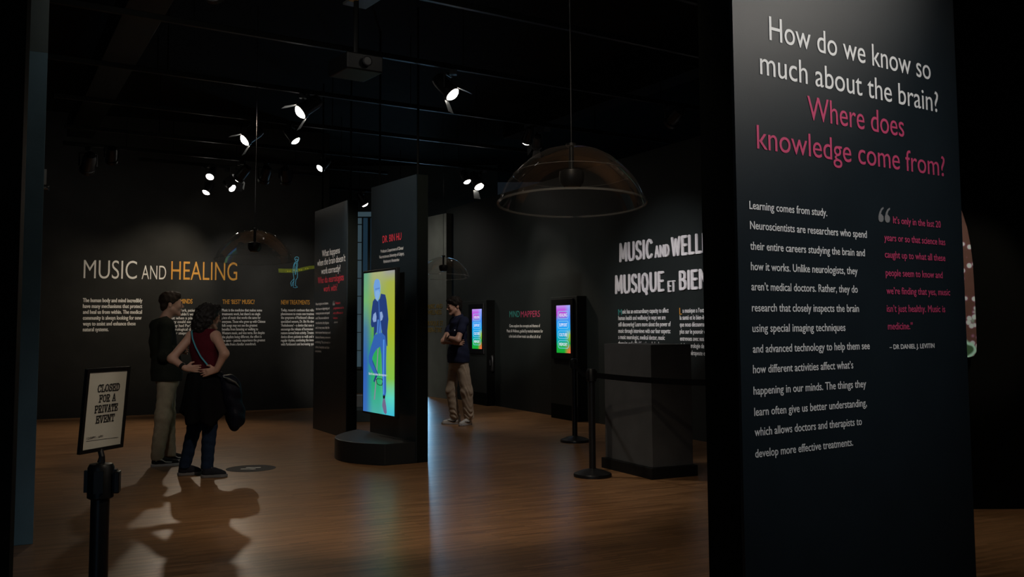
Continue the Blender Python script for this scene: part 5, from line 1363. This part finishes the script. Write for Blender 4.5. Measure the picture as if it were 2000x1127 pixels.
path = [(-.085, .02, 1.385), (-.108, -.055, 1.360), (-.098, -.100, 1.29), (-.068, -.122, 1.21), (-.02, -.146, 1.12), (.04, -.163, 1.045), (.075, -.168, 1.01)]
def ribbon(b, path, w, th):
    pts = [Vector(p) for p in path]; prev = None
    for i, p in enumerate(pts):
        d = (pts[min(i + 1, len(pts) - 1)] - pts[max(i - 1, 0)]).normalized()
        out = Vector((p.x * .3 - .01, p.y - .02, 0)).normalized(); sd_ = d.cross(out).normalized(); out = sd_.cross(d)
        r = [b.verts.new(p + sd_ * w * a + out * th * c) for a, c in ((-1, 0), (1, 0), (1, 1), (-1, 1))]
        if prev:
            for k in range(4): b.faces.new((prev[k], prev[(k + 1) % 4], r[(k + 1) % 4], r[k]))
        else: b.faces.new(r[::-1])
        prev = r
    b.faces.new(prev)
ribbon(b, path, .0065, .004); sp_ = finish(b, 'strap', M['strap'], bg_)
sp_['label'] = 'turquoise strap'
b = bmesh.new(); ribbon(b, [(.07, -.172, 1.015), (.085, -.172, 1.0), (.10, -.170, .985)], .012, .006); finish(b, 'buckle', M['chrome'], sp_)
b = bmesh.new(); ribbon(b, [(.10, -.168, .985), (.15, -.165, .945), (.19, -.15, .91)], .009, .004); finish(b, 'strap', M['bag'], bg_)

# --- the man in the navy polo with crossed arms, facing left
m3 = person('man in a navy polo shirt and khaki trousers standing with his arms crossed', (-.792, 13.95), 0.0567)
ya = PI + .40
fw = np.array([math.cos(ya), math.sin(ya), 0]); lf = np.array([-math.sin(ya), math.cos(ya), 0])
R3 = frame(PI + .28, -.16); Rt = frame(ya)
sh = np.array([.03, 0, 1.458]); shL, shR = sh + lf * .18, sh - lf * .18
elL = np.array([.010, -.29, 1.195]); wrL = np.array([-.130, -.190, 1.232])
elR = np.array([-.190, -.050, 1.180]); wrR = np.array([-.055, -.190, 1.160])
hipR, hipL = np.array([-.025, .065, .89]), np.array([.065, -.065, .89])
knR, knL = np.array([-.085, .06, .47]), np.array([.135, -.09, .47])
anR, anL = np.array([-.030, .05, .11]), np.array([.165, -.08, .11])
v = Vol((-.36, -.46, .03), (.36, .36, 1.90), .006)
T3 = head(v, (-.040, -.015, 1.675), R3, 1.0, neck=sh + np.array([-.014, 0, .045]))
v.cone(shR, shL, .055, .055, .04); v.ell((.02, 0, 1.28), (.10, .15, .19), Rt, .05); v.ell((.02, 0, 1.04), (.09, .135, .17), Rt, .05)
v.chain([shL, elL, wrL], [.046, .040, .028], .03); v.chain([shR, elR, wrR], [.046, .040, .028], .03)
v.chain([hipR, knR, anR], [.085, .055, .042], .04); v.chain([hipL, knL, anL], [.085, .055, .042], .04)
hand(v, wrL, (-.20, .95, .05), (.9, .2, 0), (0, 0, 1), .3); hand(v, wrR, (.93, .10, .0), (-.1, .9, 0), (0, 0, 1), .3)
vol_obj('body', v, M['skin'], m3, regions=[(M['lip'], T3(.092, 0, -.065), np.array([.012, .016, .008]))])
face_parts(m3, T3, R3, 1.0, M['hair_dark'])
v = Vol((-.2, -.18, 1.54), (.18, .18, 1.90), .005)
v.ell(T3(-.020, 0, .048), (.108, .090, .096), R3, .02)
v.cone(T3(.06, -.045, .085), T3(.065, .045, .085), .034, .034, .03); v.cone(T3(.03, -.05, .10), T3(.025, .05, .105), .034, .034, .04)
v.cone(T3(-.078, -.03, -.02), T3(-.068, -.025, -.07), .030, .022, .03); v.cone(T3(-.078, .03, -.02), T3(-.068, .025, -.07), .030, .022, .03)
v.cone(T3(.0, .078, .03), T3(.004, .078, -.018), .010, .006, .01); v.cone(T3(.0, -.078, .03), T3(.004, -.078, -.018), .010, .006, .01)
nrm = R3 @ np.array([.62, 0, -.78]); v.cut(nrm, float(nrm @ T3(.085, 0, .055)))
v.ripple(wave(.005, 80, 60, 60))
vol_obj('hair', v, M['hair_dark'], m3)
v = Vol((-.34, -.40, .82), (.34, .34, 1.62), .006)
v.cone(shR, shL, .062, .062, .05); v.ell((.02, 0, 1.27), (.116, .172, .22), Rt, .06); v.ell((.02, 0, 1.03), (.124, .164, .20), Rt, .06); v.ell((.02, 0, .94), (.154, .190, .30), Rt, .05)
v.cone(shL, shL + (elL - shL) * .52, .062, .062, .03); v.cone(shR, shR + (elR - shR) * .52, .062, .062, .03)
v.cone(sh, sh + np.array([-.008, 0, .055]), .115, .070, .06)
cp = shL + (elL - shL) * .66
v.cut((0, 0, -1), -.875); nk = np.array([fw[0] * .35, fw[1] * .35, .94]); v.cut(nk, float(nk @ (sh + np.array([-.012, 0, .072]))))
v.ripple(wave(.004, 22, 24, 36, .9))
po = vol_obj('polo_shirt', v, M['polo'], m3)
b = bmesh.new()
nc = sh + np.array([-.012, 0, .070])
ring = [nc + frame(ya) @ np.array([.066 * math.cos(a) + .006, .066 * math.sin(a), -.022 * math.cos(a)]) for a in np.linspace(0.25, 2 * PI - .25, 20)]
pv = None
for p in ring:
    p = Vector(p); o_ = Vector(((p.x - nc[0]), (p.y - nc[1]), 0)).normalized()
    r = [b.verts.new(p + Vector((0, 0, .022))), b.verts.new(p + o_ * .016 + Vector((0, 0, -.012))), b.verts.new(p + o_ * .010 + Vector((0, 0, -.012))), b.verts.new(p - o_ * .004 + Vector((0, 0, .018)))]
    if pv:
        for k in range(4): b.faces.new((pv[k], pv[(k + 1) % 4], r[(k + 1) % 4], r[k]))
    pv = r
finish(b, 'collar', M['polo'], po, smooth='auto')
b = bmesh.new(); add_lathe(b, [(.009, 0), (.009, .003), (.004, .004)], 6, M4=Matrix.Translation((-.032, -.166, 1.335)) @ Matrix.Rotation(PI / 2, 4, 'X'))
finish(b, 'chest_badge', M['white_text'], po)
v = Vol((-.28, -.26, .04), (.32, .24, 1.0), .006)
v.ell((.02, 0, .87), (.120, .154, .13), Rt, .05)
v.chain([hipR, knR, anR], [.088, .078, .066], .03); v.chain([hipL, knL, anL], [.088, .082, .070], .03)
v.cut((0, 0, 1), .90); v.cut((0, 0, -1), -.085)
v.ripple(lambda X, Y, Z: (.007 * np.exp(-((Z - .15) / .08) ** 2) + .004 * np.exp(-((Z - .46) / .09) ** 2) + .003 * np.exp(-((Z - .80) / .07) ** 2) + .001) * np.sin(75 * Z + 30 * X + 5 * np.sin(24 * X + 20 * Y) + 6 * np.sin(5 * Z)) + .003 * np.sin(40 * X + 33 * Y))
vol_obj('trousers', v, M['khaki'], m3)
shoe(m3, (.060, .055), PI + .05, .285, M['shoe_white'], M['sole_white'], M['shoe_black'], 'swoosh', True)
shoe(m3, (.195, -.03), PI + .95, .285, M['shoe_white'], M['sole_white'], M['shoe_black'], 'swoosh', True)
b = bmesh.new(); wd = (elL - wrL) / np.linalg.norm(elL - wrL)
add_tube(b, [wrL + wd * .015, wrL + wd * .035], .035, 16); finish(b, 'wrist_watch', M['chrome'], m3, smooth='auto')
